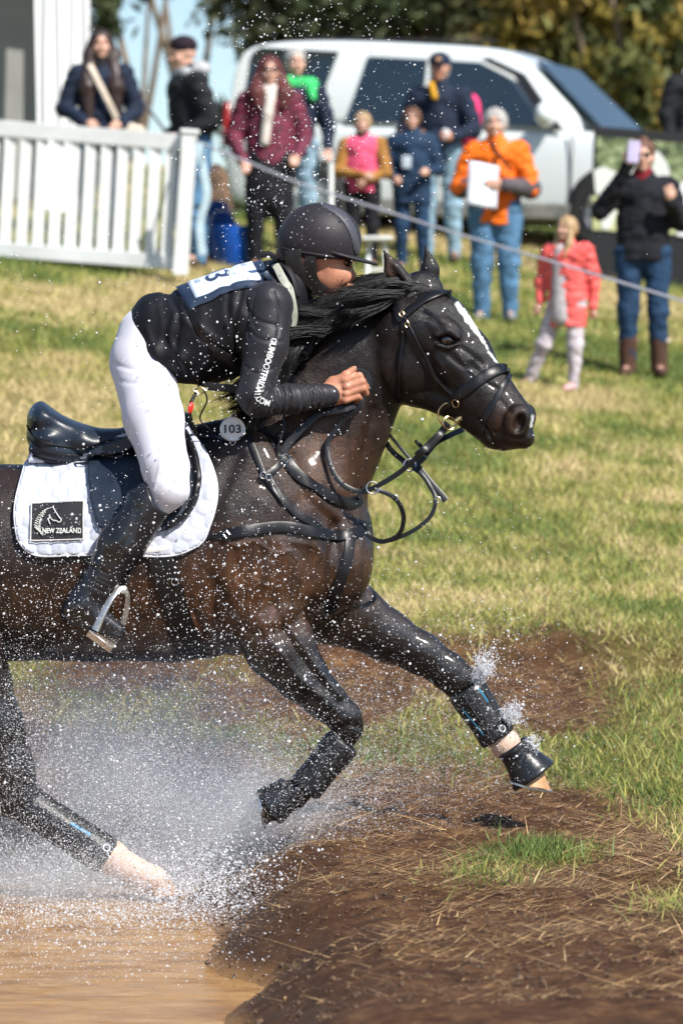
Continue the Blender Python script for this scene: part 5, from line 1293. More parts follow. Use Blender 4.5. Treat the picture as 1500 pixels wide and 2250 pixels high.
    if glasses:
        m2 = MB(); 
        for s in (-1, 1): m2.ball(hpnt(.018 * s, -.058, .006), (.015, .005, .010), 10, 6)
        m2.tube([hpnt(.034 * s2, -.055 + .05 * (abs(s2) > 1) * 0, .008) for s2 in (-1, 1)], .002); m2.make("sunglasses", glasses, root, xf=xf)
    if extra: extra(root, xf, hpnt, sh)
    return root, xf, hpnt, sh
navy = cloth("jacket_navy", (.012, .020, .042)); black = cloth("jacket_black", (.012, .013, .016)); 
dark_tr = cloth("trousers_black", (.010, .010, .014))
hair_dk = M("hair_dark_brown", (.028, .012, .009), .5, var=.4, nscale=50, sc=(1, 1, .2)); hair_gr = M("hair_grey", (.36, .345, .33), .7, var=.25, nscale=40, sc=(1, 1, .2))
hair_bl = M("hair_blonde", (.38, .25, .13), .6, var=.35, nscale=40, sc=(1, 1, .2)); hair_br = M("hair_brown", (.13, .055, .03), .6, var=.4, nscale=40, sc=(1, 1, .2))
def Hfor(px, Y, top):   # height that puts the head top at image row `top`
    g = ground_at(px, None, Y); return (HY - top) * Y / F + CH - g[2]

# 1 woman with long hair behind the fence
Y_ = 35.0
def ex1(root, xf, hpnt, sh):
    sp = spline([sh + (-.055, -.06, .015), sh + (-.02, -.098, -.06), sh + (.03, -.105, -.16), sh + (.075, -.09, -.25)], 16)
    MB().strap(sp, np.tile((0, -1., .1), (16, 1)), .026, .006).make("strap", cream, root, xf=xf)
cream = cloth("cream_fabric", (.62, .52, .42))
r, xf1, hq, sh1 = person('woman with long dark hair in a navy jacket behind the white fence', Hfor(222, Y_, 64), 222, Y_, .12, navy, jean_d, hair_dk,
       [((-.165, .0, .63), (-.075, -.13, .555), (.6, -.4, -.3)), ((.165, 0, .63), (.085, -.13, .55), (-.6, -.4, -.3))], hem=.46, hair='long', collar=black, extra=ex1)
Hh = Hfor(222, Y_, 64)
MB().box(xf1([(.13, -.10, .50)])[0], (.22, .12, .20), (0, .2, .1), .03).make("handbag", cream); tag(bpy.data.objects["handbag"], 'cream shoulder bag at the hip of the woman behind the fence', 'bag')
# 2 man in dark beanie, turned left
grey_h = cloth("hood_grey", (.40, .41, .42))
def ex2(root, xf, hpnt, sh):
    S = SDF(); S.ell(sh + (.0, .045, .035), (.075, .055, .045), (0.3, 0, 0), .02); S.cone(sh + (-.05, -.03, .02), sh + (.05, -.03, .02), .028, .028, .02); V, Q = S.build(.005, 2); mesh_np("hood", xf(V), Q, grey_h, root)
Y_ = foot_Y(430, 588)
person('man in a dark beanie and black jacket with grey hood turned towards the left', Hfor(405, Y_, 78), 422, Y_, -1.15, black, jean, hair_gr,
       [((-.15, .03, .62), (-.12, -.10, .55), None), ((.15, .03, .63), (.10, -.10, .56), None)], hem=.47, hat='beanie', hatm=cloth("beanie_plum", (.018, .010, .018)), hair='none', extra=ex2, lean=.02, body=1.08, headtilt=.22, trouser_w=1.1, jsq=.85)
# 3 woman in burgundy coat
burg = M("coat_burgundy", (.24, .02, .06), .8, var=.1, nscale=26, bs=.5, bscale=20, bd=.01, col2=(.012, .010, .014))
wool = cloth("scarf_cream", (.62, .56, .50), bs=.8)
def ex3(root, xf, hpnt, sh):
    S = SDF(); S.cone(sh + (-.03, -.035, .02), sh + (.03, -.035, .02), .03, .03, .02); S.chain([(sh + (0, -.06, 0), .028), (sh + (-.015, -.085, -.09), .024), (sh + (-.03, -.085, -.22), .022)], .01); V, Q = S.build(.005, 2); mesh_np("scarf", xf(V), Q, wool, root)
Y_ = foot_Y(600, 598)
person('woman in a burgundy patterned coat and sunglasses with a cream scarf', Hfor(592, Y_, 122), 592, Y_, .1, burg, dark_tr, M("hair_auburn", (.10, .018, .016), .6, var=.4, nscale=40),
       [((-.165, .02, .62), (-.13, -.09, .50), None), ((.165, .02, .62), (.12, -.08, .53), None)], hem=.40, hair='mid', glasses=M("lens_dark", (.02, .015, .015), .1, bs=0), extra=ex3, skirt=True, body=1.1)
# 4 grey-haired person in green behind her
Y_ = 36.0
person('grey haired person with a bright green scarf standing behind the burgundy coat', Hfor(640, Y_, 104), 648, Y_, .25, navy, jean_l, hair_gr,
       [((-.16, .0, .63), (-.12, -.10, .52), None), ((.165, 0, .62), (.14, -.10, .50), None)], hem=.48, collar=None,
       extra=lambda root, xf, hpnt, sh: mesh_np("scarf", *(lambda VQ: (xf(VQ[0]), VQ[1]))(SDF().cone(sh + (-.06, -.03, .012), sh + (.075, -.03, .005), .036, .036, .02).cone(sh + (.06, -.05, 0), sh + (.07, -.07, -.06), .03, .02, .02).build(.005, 2)), cloth("scarf_green", (.05, .55, .16)), root))
# 5 blonde in pink vest, mustard sleeves
pink_m = cloth("gilet_pink", (.78, .10, .20)); must = cloth("knit_mustard", (.34, .16, .04))
Y_ = foot_Y(800, 592)
person('short blonde person in a pink gilet with mustard sleeves and folded arms', Hfor(806, Y_, 246), 796, Y_, -.1, pink_m, dark_tr, hair_bl,
       [((-.150, -.03, .62), (.02, -.125, .585), (.9, -.2, -.1)), ((.150, -.03, .61), (.03, -.115, .56), (-.5, -.2, -.5))], hem=.50, hair='bob', sleevem=must, collar=black, body=1.12, res=.0075)
# 6 dark blue jacket, hood, badge
def ex6(root, xf, hpnt, sh):
    S = SDF(); S.cone(sh + (-.055, 0, .015), sh + (.055, 0, .015), .036, .036, .02); V, Q = S.build(.006, 2); mesh_np("fur_collar", xf(V), Q, hair_br, root)
    MB().box((-.03, -.098, .66), (.055, .008, .075), None, .002).make("badge", M("badge_card", (.50, .58, .66), .5, bs=0), root, xf=xf)
Y_ = foot_Y(905, 596)
person('person in a long dark blue jacket with a fur collar and pale badge', Hfor(912, Y_, 236), 905, Y_, -.05, cloth("jacket_blue", (.014, .035, .075)), jean_d, hair_br,
       [((-.165, .0, .62), (-.10, -.12, .56), None), ((.165, .0, .62), (.10, -.12, .60), None)], hem=.42, hair='bob', extra=ex6, body=1.2)
# 7 tall man in navy cap
mo = cloth("collar_mustard", (.60, .30, .02))
Y_ = foot_Y(968, 585) + .5
def ex7(root, xf, hpnt, sh):
    S = SDF(); S.chain([(sh + (-.035, -.052, .03), .016), (sh + (-.015, -.082, -.035), .016)], .01); V, Q = S.build(.005, 2); mesh_np("collar_lining", xf(V), Q, mo, root)
    MB().ball(hpnt(0, -.058, .035), (.014, .006, .011), 10, 6).make("cap_badge", M("cap_badge", (.55, .28, .10), .5, bs=0), root, xf=xf)
r7, xf7, hq7, sh7 = person('tall man in a navy cap and navy jacket with mustard collar lining', Hfor(962, Y_, 114), 966, Y_, -.15, navy, jean_l, hair_gr,
       [((-.165, .0, .63), (-.12, -.08, .53), None), ((.165, -.02, .63), (.075, -.14, .585), (-.5, -.6, .1))], hem=.49, hat='cap', hatm=cloth("cap_navy", (.012, .022, .05)), hair='short', extra=ex7, face=M("skin_ruddy", (.50, .24, .16), .5, bs=0))
MB().box(xf7([(.045, -.165, .60)])[0], (.06, .05, .09), (0, .3, 0), .012).make("paper_cup", M("card_white", (.7, .72, .75), .7, bs=0)); tag(bpy.data.objects["paper_cup"], 'white paper cup in the hand of the man in the navy cap', 'cup')
S = SDF(); b0 = xf7([(.115, .12, .68)])[0]; S.ell(b0, (.13, .12, .24)); S.ell(b0 + (0.02, 0, .12), (.10, .11, .13)); V, Q = S.build(.012, 2)
tag(mesh_np("backpack", V, Q, cloth("backpack_pink", (.80, .05, .18))), 'bright pink backpack behind the shoulder of the man in the navy cap', 'backpack')
# 8 orange jacket
orange = cloth("jacket_orange", (.86, .16, .008), .6, var=.12, bs=.6, bsc=14); gr_sl = cloth("sleeve_grey", (.10, .085, .095))
Y_ = foot_Y(1093, 708)
def ex8(root, xf, hpnt, sh):
    for s, (el, wr) in ((-1, ((-.16, -.02, .625), (-.05, -.15, .635))), (1, ((.165, -.02, .62), (.06, -.15, .63)))):
        S = SDF(); e, w = np.array(el), np.array(wr); S.cone(e + (0, 0, .0), w, .049, .034, .01); S.ball(e, .050, .01); V, Q = S.build(.006, 2); mesh_np("forearm_panel", xf(V), Q, gr_sl, root)
    S = SDF(); S.cone((.085, .01, .52), (.090, .0, .66), .032, .032, .01); V, Q = S.build(.006, 2); mesh_np("side_panel", xf(V), Q, gr_sl, root)
    MB().tube(spline([sh + (.0, -.055, .02), sh + (0, -.088, -.08), (0, -.082, .60), (0, -.083, .50)], 16), .004).make("zip", black, root, xf=xf)
    MB().strap(spline([sh + (-.02, -.06, .03), sh + (.03, -.098, -.05), sh + (.085, -.10, -.12)], 14), np.tile((0, -1., .1), (14, 1)), .012, .006).make("strap", black, root, xf=xf)
r8, xf8, h8, s8 = person('grey haired person in a bright orange jacket reading a white sheet', Hfor(1080, Y_, 236), 1088, Y_, -.12, orange, jean, hair_gr,
       [((-.16, -.02, .625), (-.05, -.15, .635), (.7, -.3, 0)), ((.165, -.02, .62), (.055, -.15, .625), (-.7, -.3, .1))], hem=.465, hair='bob', collar=orange, extra=ex8, body=1.12, puff=1, lean=.01, trouser_w=1.15, shoes=M("shoe_grey", (.25, .24, .22), .7))
pc = xf8([(-.045, -.185, .63)])[0]
n_ = 12; uu, vv = np.meshgrid(np.linspace(-.5, .5, n_), np.linspace(-.5, .5, n_), indexing='ij')
V = np.stack([pc[0] + .23 * uu + .02 * vv, pc[1] + .03 * np.sin(uu * 5) + .02 * vv, pc[2] + .33 * vv - .04 * uu], -1).reshape(-1, 3); i = (np.arange(n_ - 1)[:, None] * n_ + np.arange(n_ - 1)[None]).ravel()
o = mesh_np("paper_sheet", V, np.stack([i, i + n_, i + n_ + 1, i + 1], 1), M("paper", (.72, .75, .82), .8, bs=0)); m = o.modifiers.new('t', 'SOLIDIFY'); m.thickness = .003; tag(o, 'white sheet of paper held by the person in the orange jacket', 'paper')
# 9 girl in coral jacket, walking
coral = cloth("jacket_coral", (.78, .12, .11), .6, bs=.8, bsc=10); pat = M("leggings_print", (.62, .56, .60), .8, var=.4, nscale=14, col2=(.36, .30, .34)); pinks = M("shoe_pink", (.75, .40, .42), .6)
Y_ = foot_Y(1235, 858)
def ex9(root, xf, hpnt, sh):
    S = SDF(); S.cone((-.022, -.062, .42), sh + (-.022, -.035, -.03), .052, .055, .02, .8); V, Q = S.build(.007, 2); mesh_np("shirt", xf(V), Q, M("shirt_grey", (.40, .37, .38), .8, var=.3, nscale=20), root)
    for s in (-1, 1):
        S = SDF(); S.chain([(hpnt(.035 * s, -.01, -.02), .022), (hpnt(.045 * s, -.03, -.09), .022), (hpnt(.035 * s, -.06, -.16), .012)], .01); V, Q = S.build(.006, 1); mesh_np("hair_strand", xf(V), Q, hair_bl, root)
person('small girl in an open coral jacket and pale leggings walking across the grass', Hfor(1262, Y_, 476), 1245, Y_, -.35, coral, pat, hair_bl,
       [((-.15, .03, .63), (-.165, -.02, .50), None), ((.14, .05, .62), (.15, .02, .47), None)], hem=.38, hair='bob', extra=ex9, body=1.15, puff=1, shoes=pinks,
       legs=[((-.05, 0, .50), (-.13, -.02, .27), (-.235, .02, .075), (-.26, -.06, .02)), ((.05, 0, .50), (.055, -.02, .26), (.035, .0, .045), (.02, -.09, .015))], headturn=-.4, res=.0075)
# 10 woman with phone
Y_ = foot_Y(1415, 830)
fur = cloth("fleece_black", (.014, .015, .020), .9, bs=.9, bsc=30)
r10, xf10, h10, s10 = person('woman in a black jacket, dark jeans and brown boots holding up a phone', Hfor(1418, Y_, 306), 1412, Y_, -.1, fur, jean_d, hair_br,
       [((-.175, -.05, .70), (-.055, -.16, .885), (.1, -.2, 1)), ((.155, -.02, .65), (.115, -.145, .735), (-.1, -.3, 1))], hem=.50, hair='short', glasses=M("lens_dark", (.02, .015, .015), .1, bs=0), boots=True, shoes=M("boot_brown_suede", (.075, .032, .018), .8, var=.5), collar=cloth("scarf_red", (.20, .012, .02)), body=1.12,
       extra=lambda root, xf, hpnt, sh: [MB().torus(((.0664 * s), .008, .155), .036, .010, (0, 0, 1), up=(0, 1, 0)).make("boot_fur_cuff", cream, root, xf=xf) for s in (-1, 1)] + [MB().ball(hpnt(0, .02, .07), (.022, .022, .018)).make("hair_bun", hair_br, root, xf=xf)])
MB().box(xf10([(-.035, -.185, .935)])[0], (.085, .012, .155), (0, .1, 0), .004).make("phone", M("phone_lilac", (.52, .46, .66), .4, bs=0)); tag(bpy.data.objects["phone"], 'lilac phone held up in front of the face of the woman in black', 'phone')
# 11 second pair of hands: a person half hidden right of her / 12 dark figure at the right edge
person('dark clothed figure cut off by the right edge of the picture behind the banner', 1.78, 1524, 38.2, .2, black, dark_tr, hair_dk, [((-.15, .0, .63), (-.13, -.03, .5), None), ((.15, 0, .63), (.13, -.03, .5), None)], zoff=.35, res=.012)

# blue bucket and belongings behind the rider
Y_ = foot_Y(505, 585); g = ground_at(508, None, Y_)
mb = MB(); prof = [(0, 0), (.13, 0), (.15, .02), (.175, .30), (.18, .31), (.18, .325), (.165, .325), (.155, .30), (.13, .03), (0, .03)]; a = np.linspace(0, 2 * math.pi, 28, endpoint=False)
V = np.array([(r_ * math.cos(t), r_ * math.sin(t), z_) for r_, z_ in prof for t in a]); i = np.arange(len(prof) - 1)[:, None] * 28; j = np.arange(28)[None]
mb.add(V + g, np.stack([i + j, i + (j + 1) % 28, i + 28 + (j + 1) % 28, i + 28 + j], -1).reshape(-1, 4)); bk = mb.make("bucket", M("plastic_blue", (.01, .10, .50), .35, bs=.1)); tag(bk, 'bright blue plastic bucket standing on the grass behind the rider', 'bucket')
mb = MB().tube(spline([g + (-.18, 0, .31), g + (-.12, -.02, .44), g + (.12, -.02, .44), g + (.18, 0, .31)], 20), .006); hd_ = mb.make("handle", steel, bk)
S = SDF(); g2 = ground_at(478, None, Y_ + .3); S.ell(g2 + (0, 0, .22), (.17, .12, .24)); S.ell(g2 + (.0, -.08, .15), (.12, .08, .13)); S.ell(g2 + (0, 0, .42), (.10, .08, .08)); V, Q = S.build(.012, 2); V = V + normals(V, Q) * (.02 * (fbm(V[:, 0] * 14, V[:, 2] * 14) - .5))[:, None]
tag(mesh_np("rucksack", V, Q, cloth("rucksack_blue", (.02, .07, .24))), 'dark blue rucksack leaning beside the blue bucket', 'rucksack')
S = SDF(); g3 = ground_at(475, None, Y_ + 1.2); S.ell(g3 + (0, 0, .62), (.10, .10, .13)); S.ell(g3 + (.01, 0, .35), (.13, .12, .35)); V, Q = S.build(.015, 2)
tag(mesh_np("coat_bundle", V, Q, M("tweed", (.20, .11, .06), .9, var=.6, nscale=14, col2=(.04, .035, .03))), 'brown coat piled on a bag behind the blue bucket', 'coat')
# ------------------------------------------------------------------ fence, tape, tent, car, banner, trees
pvc = M("white_pvc", (.76, .77, .76), .4, var=.16, nscale=2.2, bs=0)
FE = empty("fence", P(180, 560, 33.4), 'white picket fence with a capped end post at the left', 'fence')
Yf = lambda px: 32.85 + (32.4 - 32.85) * (px + 30) / 440.0
def FP(px, py, dy=0): return P(px, py, Yf(px) + dy)
def bar(a, b2, w, th, mat, name, par, up=None, bev=.004):
    a, b2 = np.array(a), np.array(b2); d = b2 - a; L = np.linalg.norm(d); d /= L
    up = np.array(up if up is not None else (0, 0, 1.0)); s = np.cross(d, up); s /= np.linalg.norm(s); u = np.cross(s, d)
    Rm = Matrix((d, -s, u)).transposed().to_euler(); return MB().box((a + b2) / 2, (L, th, w), Rm, bev).make(name, mat, par, smooth=False)
bar(FP(-60, 277), FP(400, 313), .125, .055, pvc, "top_rail", FE)
bar(FP(-60, 544), FP(392, 577), .115, .055, pvc, "bottom_rail", FE)
for k in range(13):
    x0 = 19 + 35.4 * (k - 2)
    if x0 > 385: break
    t = (x0 + 60) / 460; bar(FP(x0 + 5, 285 + 36 * t), FP(x0 - 8, 540 + 33 * t), .094, .026, pvc, "picket", FE, up=(1, 0, 0))
bar(FP(417, 293, -.02), FP(396, 604, -.02), .115, .115, pvc, "post", FE, up=(1, 0, 0)); c_ = FP(417.5, 290, -.02); MB().box(c_, (.15, .15, .035), (0, .065, 0), .010).make("post_cap", pvc, FE, smooth=False)
# boundary tape
tp = M("tape_white", (.42, .41, .44), .5, var=.15, bs=0)
path = spline([P(425, 308, 32.2), P(560, 362, 31.2), P(660, 403, 30.4), P(830, 458, 29.3), P(1000, 512, 28.2), P(1240, 583, 26.6), P(1500, 662, 25.2), P(1660, 712, 24.4)], 90)
tag(MB().strap(path, np.tile((.1, -1, .2), (90, 1)), .017, .007).make("boundary_tape", tp), 'long white tape stretched from the fence post down the slope', 'tape')
path = spline([P(436, 315, 32.0), P(448, 380, 32.0), P(455, 430, 32.0), P(440, 490, 32.0), P(445, 560, 32.0)], 40)
tag(MB().strap(path, np.tile((.2, -1, 0), (40, 1)), .06, .010).make("tape_tail", M("tape_pale", (.40, .52, .58), .5, bs=0)), 'loose pale end of tape hanging from the fence post', 'tape')
sx_ = P(727, 360, 32.0); gq = ground_at(727, None, 32.0); MB().tube([gq - (0, 0, .1), gq * .5 + sx_ * .5, sx_], .022, 10).make("stake", pvc); tag(bpy.data.objects["stake"], 'slim white stake standing beside the pink gilet', 'stake')
# folding stool
CHR = empty("folding_stool", ground_at(828, None, 33.3), 'small white folding stool standing behind the helmet', 'stool')
g = ground_at(828, None, 33.3)
for s in (-1, 1):
    for d in (-1, 1): bar(g + (s * .09 + d * .0, d * .12, 0), g + (s * .055, -d * .02, .42), .035, .03, pvc, "leg", CHR, up=(0, 1, 0), bev=.003)
MB().box(g + (0, 0, .43), (.24, .26, .03), None, .006).make("seat", pvc, CHR, smooth=False); bar(g + (-.08, -.06, .18), g + (.08, -.06, .18), .03, .02, pvc, "step", CHR)
# marquee
TE = empty("marquee", P(90, 560, 37.5), 'white marquee with a grey wall and gathered drape at its corner', 'marquee')
wall_m = M("canvas_grey", (.27, .27, .25), .85, var=.1, nscale=3, bs=.2); canv = M("canvas_white", (.80, .80, .80), .7, var=.05, nscale=3, bs=.1)
x0, x1 = P(-420, 0, 38.6), P(78, 0, 38.2); gz = 3.1 - .25
MB().box(((x0[0] + x1[0]) / 2, 38.5, gz + 1.6), (x1[0] - x0[0], .03, 4.2), None, .005).make("wall_panel", wall_m, TE, smooth=False)
n_ = 90; u = np.linspace(0, 1, n_); xx = P(80, 0, 37.6)[0] + (P(193, 0, 37.6)[0] - P(80, 0, 37.6)[0]) * u; yy = 37.6 + .018 * np.sin(u * 24) + .006 * np.sin(u * 47 + 1)
zz = np.linspace(gz - .5, gz + 3.4, 24); V = np.array([(a + .012 * math.sin(c * 2 + a * 30), b2, c) for a, b2 in zip(xx, yy) for c in zz]); i = (np.arange(n_ - 1)[:, None] * 24 + np.arange(23)[None]).ravel()
o = mesh_np("corner_drape", V, np.stack([i, i + 24, i + 25, i + 1], 1), canv, TE); m = o.modifiers.new('t', 'SOLIDIFY'); m.thickness = .012
MB().tube([P(186, 900, 37.9) * (1, 1, 0) + (0, 0, gz - .5), P(186, 900, 37.9) * (1, 1, 0) + (0, 0, gz + 3.2)], .05, 12).make("pole", M("pole_white", (.7, .7, .7), .4, bs=0), TE)
MB().box(((x0[0] + x1[0]) / 2 + .4, 40, gz + 3.5), (x1[0] - x0[0] + 1.3, 5, .06), (.0, .12, 0), .01).make("roof", canv, TE, smooth=False)
bar(P(196, 60, 37.6), P(372, 300, 36.5), .025, .02, M("guy_rope", (.12, .12, .14), .7, bs=0), "guy_rope", TE)

# ---- car (local frame: x forward, y left, z up), metres
yaw = math.radians(-20); pitch = math.radians(2.6)
CAR = empty("parked_car", (0, 0, 0), 'white four wheel drive estate car parked behind the spectators', 'car')
c0_ = P(1062, 552, 40.1); CR = np.array((Matrix.Rotation(yaw, 3, 'Z') @ Matrix.Rotation(pitch, 3, 'Y')))
near_s = -1
CAR.location = tuple(c0_)
def cx(V): return (np.asarray(V, float) * 1.01) @ CR.T + c0_
paint = M("car_paint", (.70, .74, .73), .22, var=.03, nscale=1.0, bs=0, coat=.8); glass = M("car_glass", (.012, .020, .024), .06, bs=0, coat=1, spec=.9); blk = M("car_trim", (.015, .015, .017), .5, bs=0); dirt = M("sill_dirt", (.22, .22, .20), .7, var=.4, bs=0)
def body_loft(stations, name, mat, bev=.05):
    """stations: x, zlow, zhigh, halfwidth low, halfwidth high"""
    V = []; 
    for x, zl, zh, wl, wh in stations:
        b2 = bev; ring = [(-wl + b2, zl), (-wl, zl + b2), (-(wl * .55 + wh * .45) - .02, (zl + zh) / 2), (-wh, zh - b2), (-wh + b2, zh), (0, zh + .025), (wh - b2, zh), (wh, zh - b2), ((wl * .55 + wh * .45) + .02, (zl + zh) / 2), (wl, zl + b2), (wl - b2, zl), (0, zl)]
        V += [(x, a, c) for a, c in ring]
    m_ = 12; n_ = len(stations); i = np.arange(n_ - 1)[:, None] * m_; j = np.arange(m_)[None]
    Q = np.stack([i + j, i + (j + 1) % m_, i + m_ + (j + 1) % m_, i + m_ + j], -1).reshape(-1, 4)
    mb = MB().add(np.array(V), Q, np.array([list(range(m_))[::-1]]), np.array([[(n_ - 1) * m_ + k for k in range(m_)]])); o = mb.make(name, mat, CAR, xf=cx)
    sub_(o, 2); return o
body_loft([(-2.33, .52, 1.0, .80, .82), (-2.30, .40, 1.10, .88, .90), (-2.2, .30, 1.12, .93, .93), (-1.6, .27, 1.14, .95, .95), (0, .27, 1.14, .96, .95), (1.0, .27, 1.13, .96, .94), (1.7, .28, 1.10, .95, .90), (2.25, .30, 1.04, .93, .84), (2.42, .40, .96, .84, .76), (2.46, .46, .90, .78, .7)], "body", paint)
body_loft([(-2.30, 1.10, 1.30, .90, .88), (-2.28, 1.08, 1.74, .90, .80), (-2.16, 1.08, 1.90, .91, .78), (-1.2, 1.08, 1.93, .92, .77), (-.4, 1.08, 1.90, .92, .77), (.25, 1.08, 1.885, .92, .74), (.55, 1.08, 1.80, .92, .72), (.85, 1.08, 1.50, .91, .76), (1.25, 1.06, 1.16, .90, .84)], "cabin", paint, .04)
def quad_panel(pts, name, mat, par=CAR, th=.012, y=None):
    """pts: list of (x, z) on the near side; y from tumblehome"""
    def yy(z): return -(.925 - .15 * max(0, (z - 1.08)) / .82) - .014
    p = np.array([(x, yy(z), z) for x, z in pts]); q = p + (0, -th, 0); n = len(p)
    V = np.vstack([p, q]); mb = MB().add(V, np.array([list(range(n))]), np.array([list(range(2 * n - 1, n - 1, -1))]), np.array([[i, (i + 1) % n, (i + 1) % n + n, i + n] for i in range(n)])); mb.make(name, mat, par, smooth=False, xf=cx)
    V2 = V * (1, -1, 1); MB().add(V2, np.array([list(range(n))]), np.array([list(range(2 * n - 1, n - 1, -1))]), np.array([[i, (i + 1) % n, (i + 1) % n + n, i + n] for i in range(n)])).make(name, mat, par, smooth=False, xf=cx)
quad_panel([(-2.14, 1.20), (-1.42, 1.16), (-1.24, 1.80), (-2.02, 1.83), (-2.10, 1.78)], "window", glass)
quad_panel([(-1.10, 1.14), (-.36, 1.14), (-.36, 1.74), (-.94, 1.76)], "window", glass)
quad_panel([(-.30, 1.14), (.84, 1.13), (.46, 1.58), (.16, 1.72), (-.30, 1.74)], "window", glass)
quad_panel([(.88, 1.115), (1.02, 1.11), (.60, 1.62), (.24, 1.77), (.16, 1.75), (.50, 1.60)], "pillar_trim", blk, th=.02)
# windscreen
ws = np.array([(1.285, -.80, 1.12), (1.285, .80, 1.12), (.62, .66, 1.72), (.62, -.66, 1.72)]); mid = ws.mean(0)
V = np.vstack([ws + (.05, 0, .045), ws + (.03, 0, .02)]); MB().add(V, np.array([[0, 1, 2, 3], [7, 6, 5, 4], [0, 4, 5, 1], [1, 5, 6, 2], [2, 6, 7, 3], [3, 7, 4, 0]])).make("windscreen", M("windscreen_glass", (.035, .055, .07), .16, bs=0, spec=.35), CAR, smooth=False, xf=cx)
S = SDF()
for s in (-1, 1):
    MB().ball((.90, s * 1.10, 1.24), (.10, .16, .12), 16, 10).make("wing_mirror", paint, CAR, xf=cx)
for s in (-1, 1):
    for k in range(2): MB().box((1.50, s * .965, .92 - .10 * k), (.24, .03, .055), None, .008).make("side_vent", blk, CAR, smooth=False, xf=cx)
    for k, xh in enumerate((-.60, .42)): MB().box((xh, s * .975, 1.02), (.20, .04, .035), None, .010).make("door_handle", paint, CAR, smooth=False, xf=cx)
    for xs_ in (-1.25, -.33, 1.12): MB().box((xs_, s * .968, .78), (.012, .012, .66), None, 0).make("door_seam", blk, CAR, smooth=False, xf=cx)
    MB().box((-.05, s * .95, .36), (2.4, .06, .16), None, .02).make("sill", dirt, CAR, smooth=False, xf=cx)
    for xw in (-1.42, 1.50):
        a = np.linspace(0, 2 * math.pi, 40, endpoint=False); w0 = np.array((xw, s * .86, .375))
        MB().torus(w0 + (0, s * .085, .0), .39, .03, (0, 1, 0), 36).make("wheel_arch", blk, CAR, xf=cx)
        prof = [(.25, -.12), (.34, -.12), (.375, -.09), (.375, .09), (.34, .12), (.25, .12)]
        V = np.array([(r_ * math.cos(t) + w0[0], w0[1] + y2 + s * .02, r_ * math.sin(t) + w0[2]) for r_, y2 in prof for t in a]); i = np.arange(5)[:, None] * 40; j = np.arange(40)[None]
        wh = MB().add(V, np.stack([i + j, i + (j + 1) % 40, i + 40 + (j + 1) % 40, i + 40 + j], -1).reshape(-1, 4)).make("wheel", M("tyre", (.02, .02, .02), .8), CAR, xf=cx)
        mb = MB(); mb.torus(w0 + (0, s * .11, 0), .235, .022, (0, 1, 0), 32); mb.ball(w0 + (0, s * .09, 0), (.06, .04, .06))
        for q in range(7): th = q * 2 * math.pi / 7; mb.box(w0 + (.14 * math.cos(th), s * .10, .14 * math.sin(th)), (.20, .03, .045), (0, -th, 0), .006)
        mb.make("rim", steel, CAR, xf=cx)
    MB().box((2.30, s * .70, .90), (.20, .26, .17), (0, 0, -s * .35), .03).make("headlight", M("lamp_glass", (.5, .55, .58), .08, bs=0, coat=1), CAR, xf=cx)
    MB().box((-2.31, s * .84, 1.1), (.06, .12, .4), None, .01).make("tail_lamp", M("lamp_red", (.4, .01, .01), .2, bs=0), CAR, xf=cx)
MB().box((2.44, 0, .72), (.08, 1.1, .22), None, .02).make("grille", blk, CAR, smooth=False, xf=cx)
MB().box((-.7, -.66, 1.935), (1.9, .03, .02), None, .008).make("roof_rail", blk, CAR, smooth=False, xf=cx); MB().box((-.7, .66, 1.935), (1.9, .03, .02), None, .008).make("roof_rail", blk, CAR, smooth=False, xf=cx)

# ---- printed banner (flat board with a picture of pale horses among foliage)
BA = empty("banner", P(1430, 600, 36.9), 'black framed banner printed with a white horse among green leaves', 'banner')
pm = bpy.data.materials.new("banner_print"); n, b, out = nodes_of(pm); v = coords(n)
f1 = noise(n, 7, 5, .7, v); leafc = ramp(n, f1, [(.38, (.012, .016, .010)), (.50, (.10, .14, .05)), (.62, (.42, .46, .26))])
n.links.new(leafc, b.inputs['Base Color']); b.inputs['Roughness'].default_value = .5
def BPt(px, py, d=0): return P(px, py, 36.9 + d)
def flat(pts, name, mat, par, th=.02, d=0):
    p = np.array([BPt(a, c, d) for a, c in pts]); q = p + (0, -th, 0); n = len(p)
    return MB().add(np.vstack([p, q]), np.array([list(range(n))]), np.array([list(range(2 * n - 1, n - 1, -1))]), np.array([[i, (i + 1) % n, (i + 1) % n + n, i + n] for i in range(n)])).make(name, mat, par, smooth=False)
flat([(1304, 278), (1760, 312), (1760, 640), (1290, 640)], "board", M("banner_black", (.008, .008, .009), .5, bs=0), BA, .03)
pic = flat([(1312, 300), (1740, 335), (1740, 530), (1300, 506)], "picture", pm, BA, .004, -.034)
wp = M("print_white", (.66, .68, .64), .5, var=.15, nscale=5, bs=0); yp = M("print_meadow", (.50, .52, .26), .5, var=.3, nscale=9, bs=0)
flat([(1300, 430), (1400, 436), (1500, 440), (1740, 450), (1740, 529), (1301, 505)], "printed_meadow", yp, pic, .003, -.041)
hs_o = spline([(1303, 375), (1325, 366), (1352, 378), (1375, 372), (1392, 355), (1402, 335), (1415, 322), (1425, 340), (1440, 330), (1455, 345), (1468, 368), (1470, 400), (1462, 450), (1448, 500), (1430, 500), (1428, 450), (1405, 430), (1365, 425), (1352, 470), (1340, 500), (1322, 500), (1318, 440), (1303, 415)], 90)[:-1]
flat(list(map(tuple, hs_o)), "printed_horse", wp, pic, .003, -.047)
flat([(1488, 400), (1516, 402), (1512, 520), (1486, 518)], "white_card", canv, pic, .004, -.053)

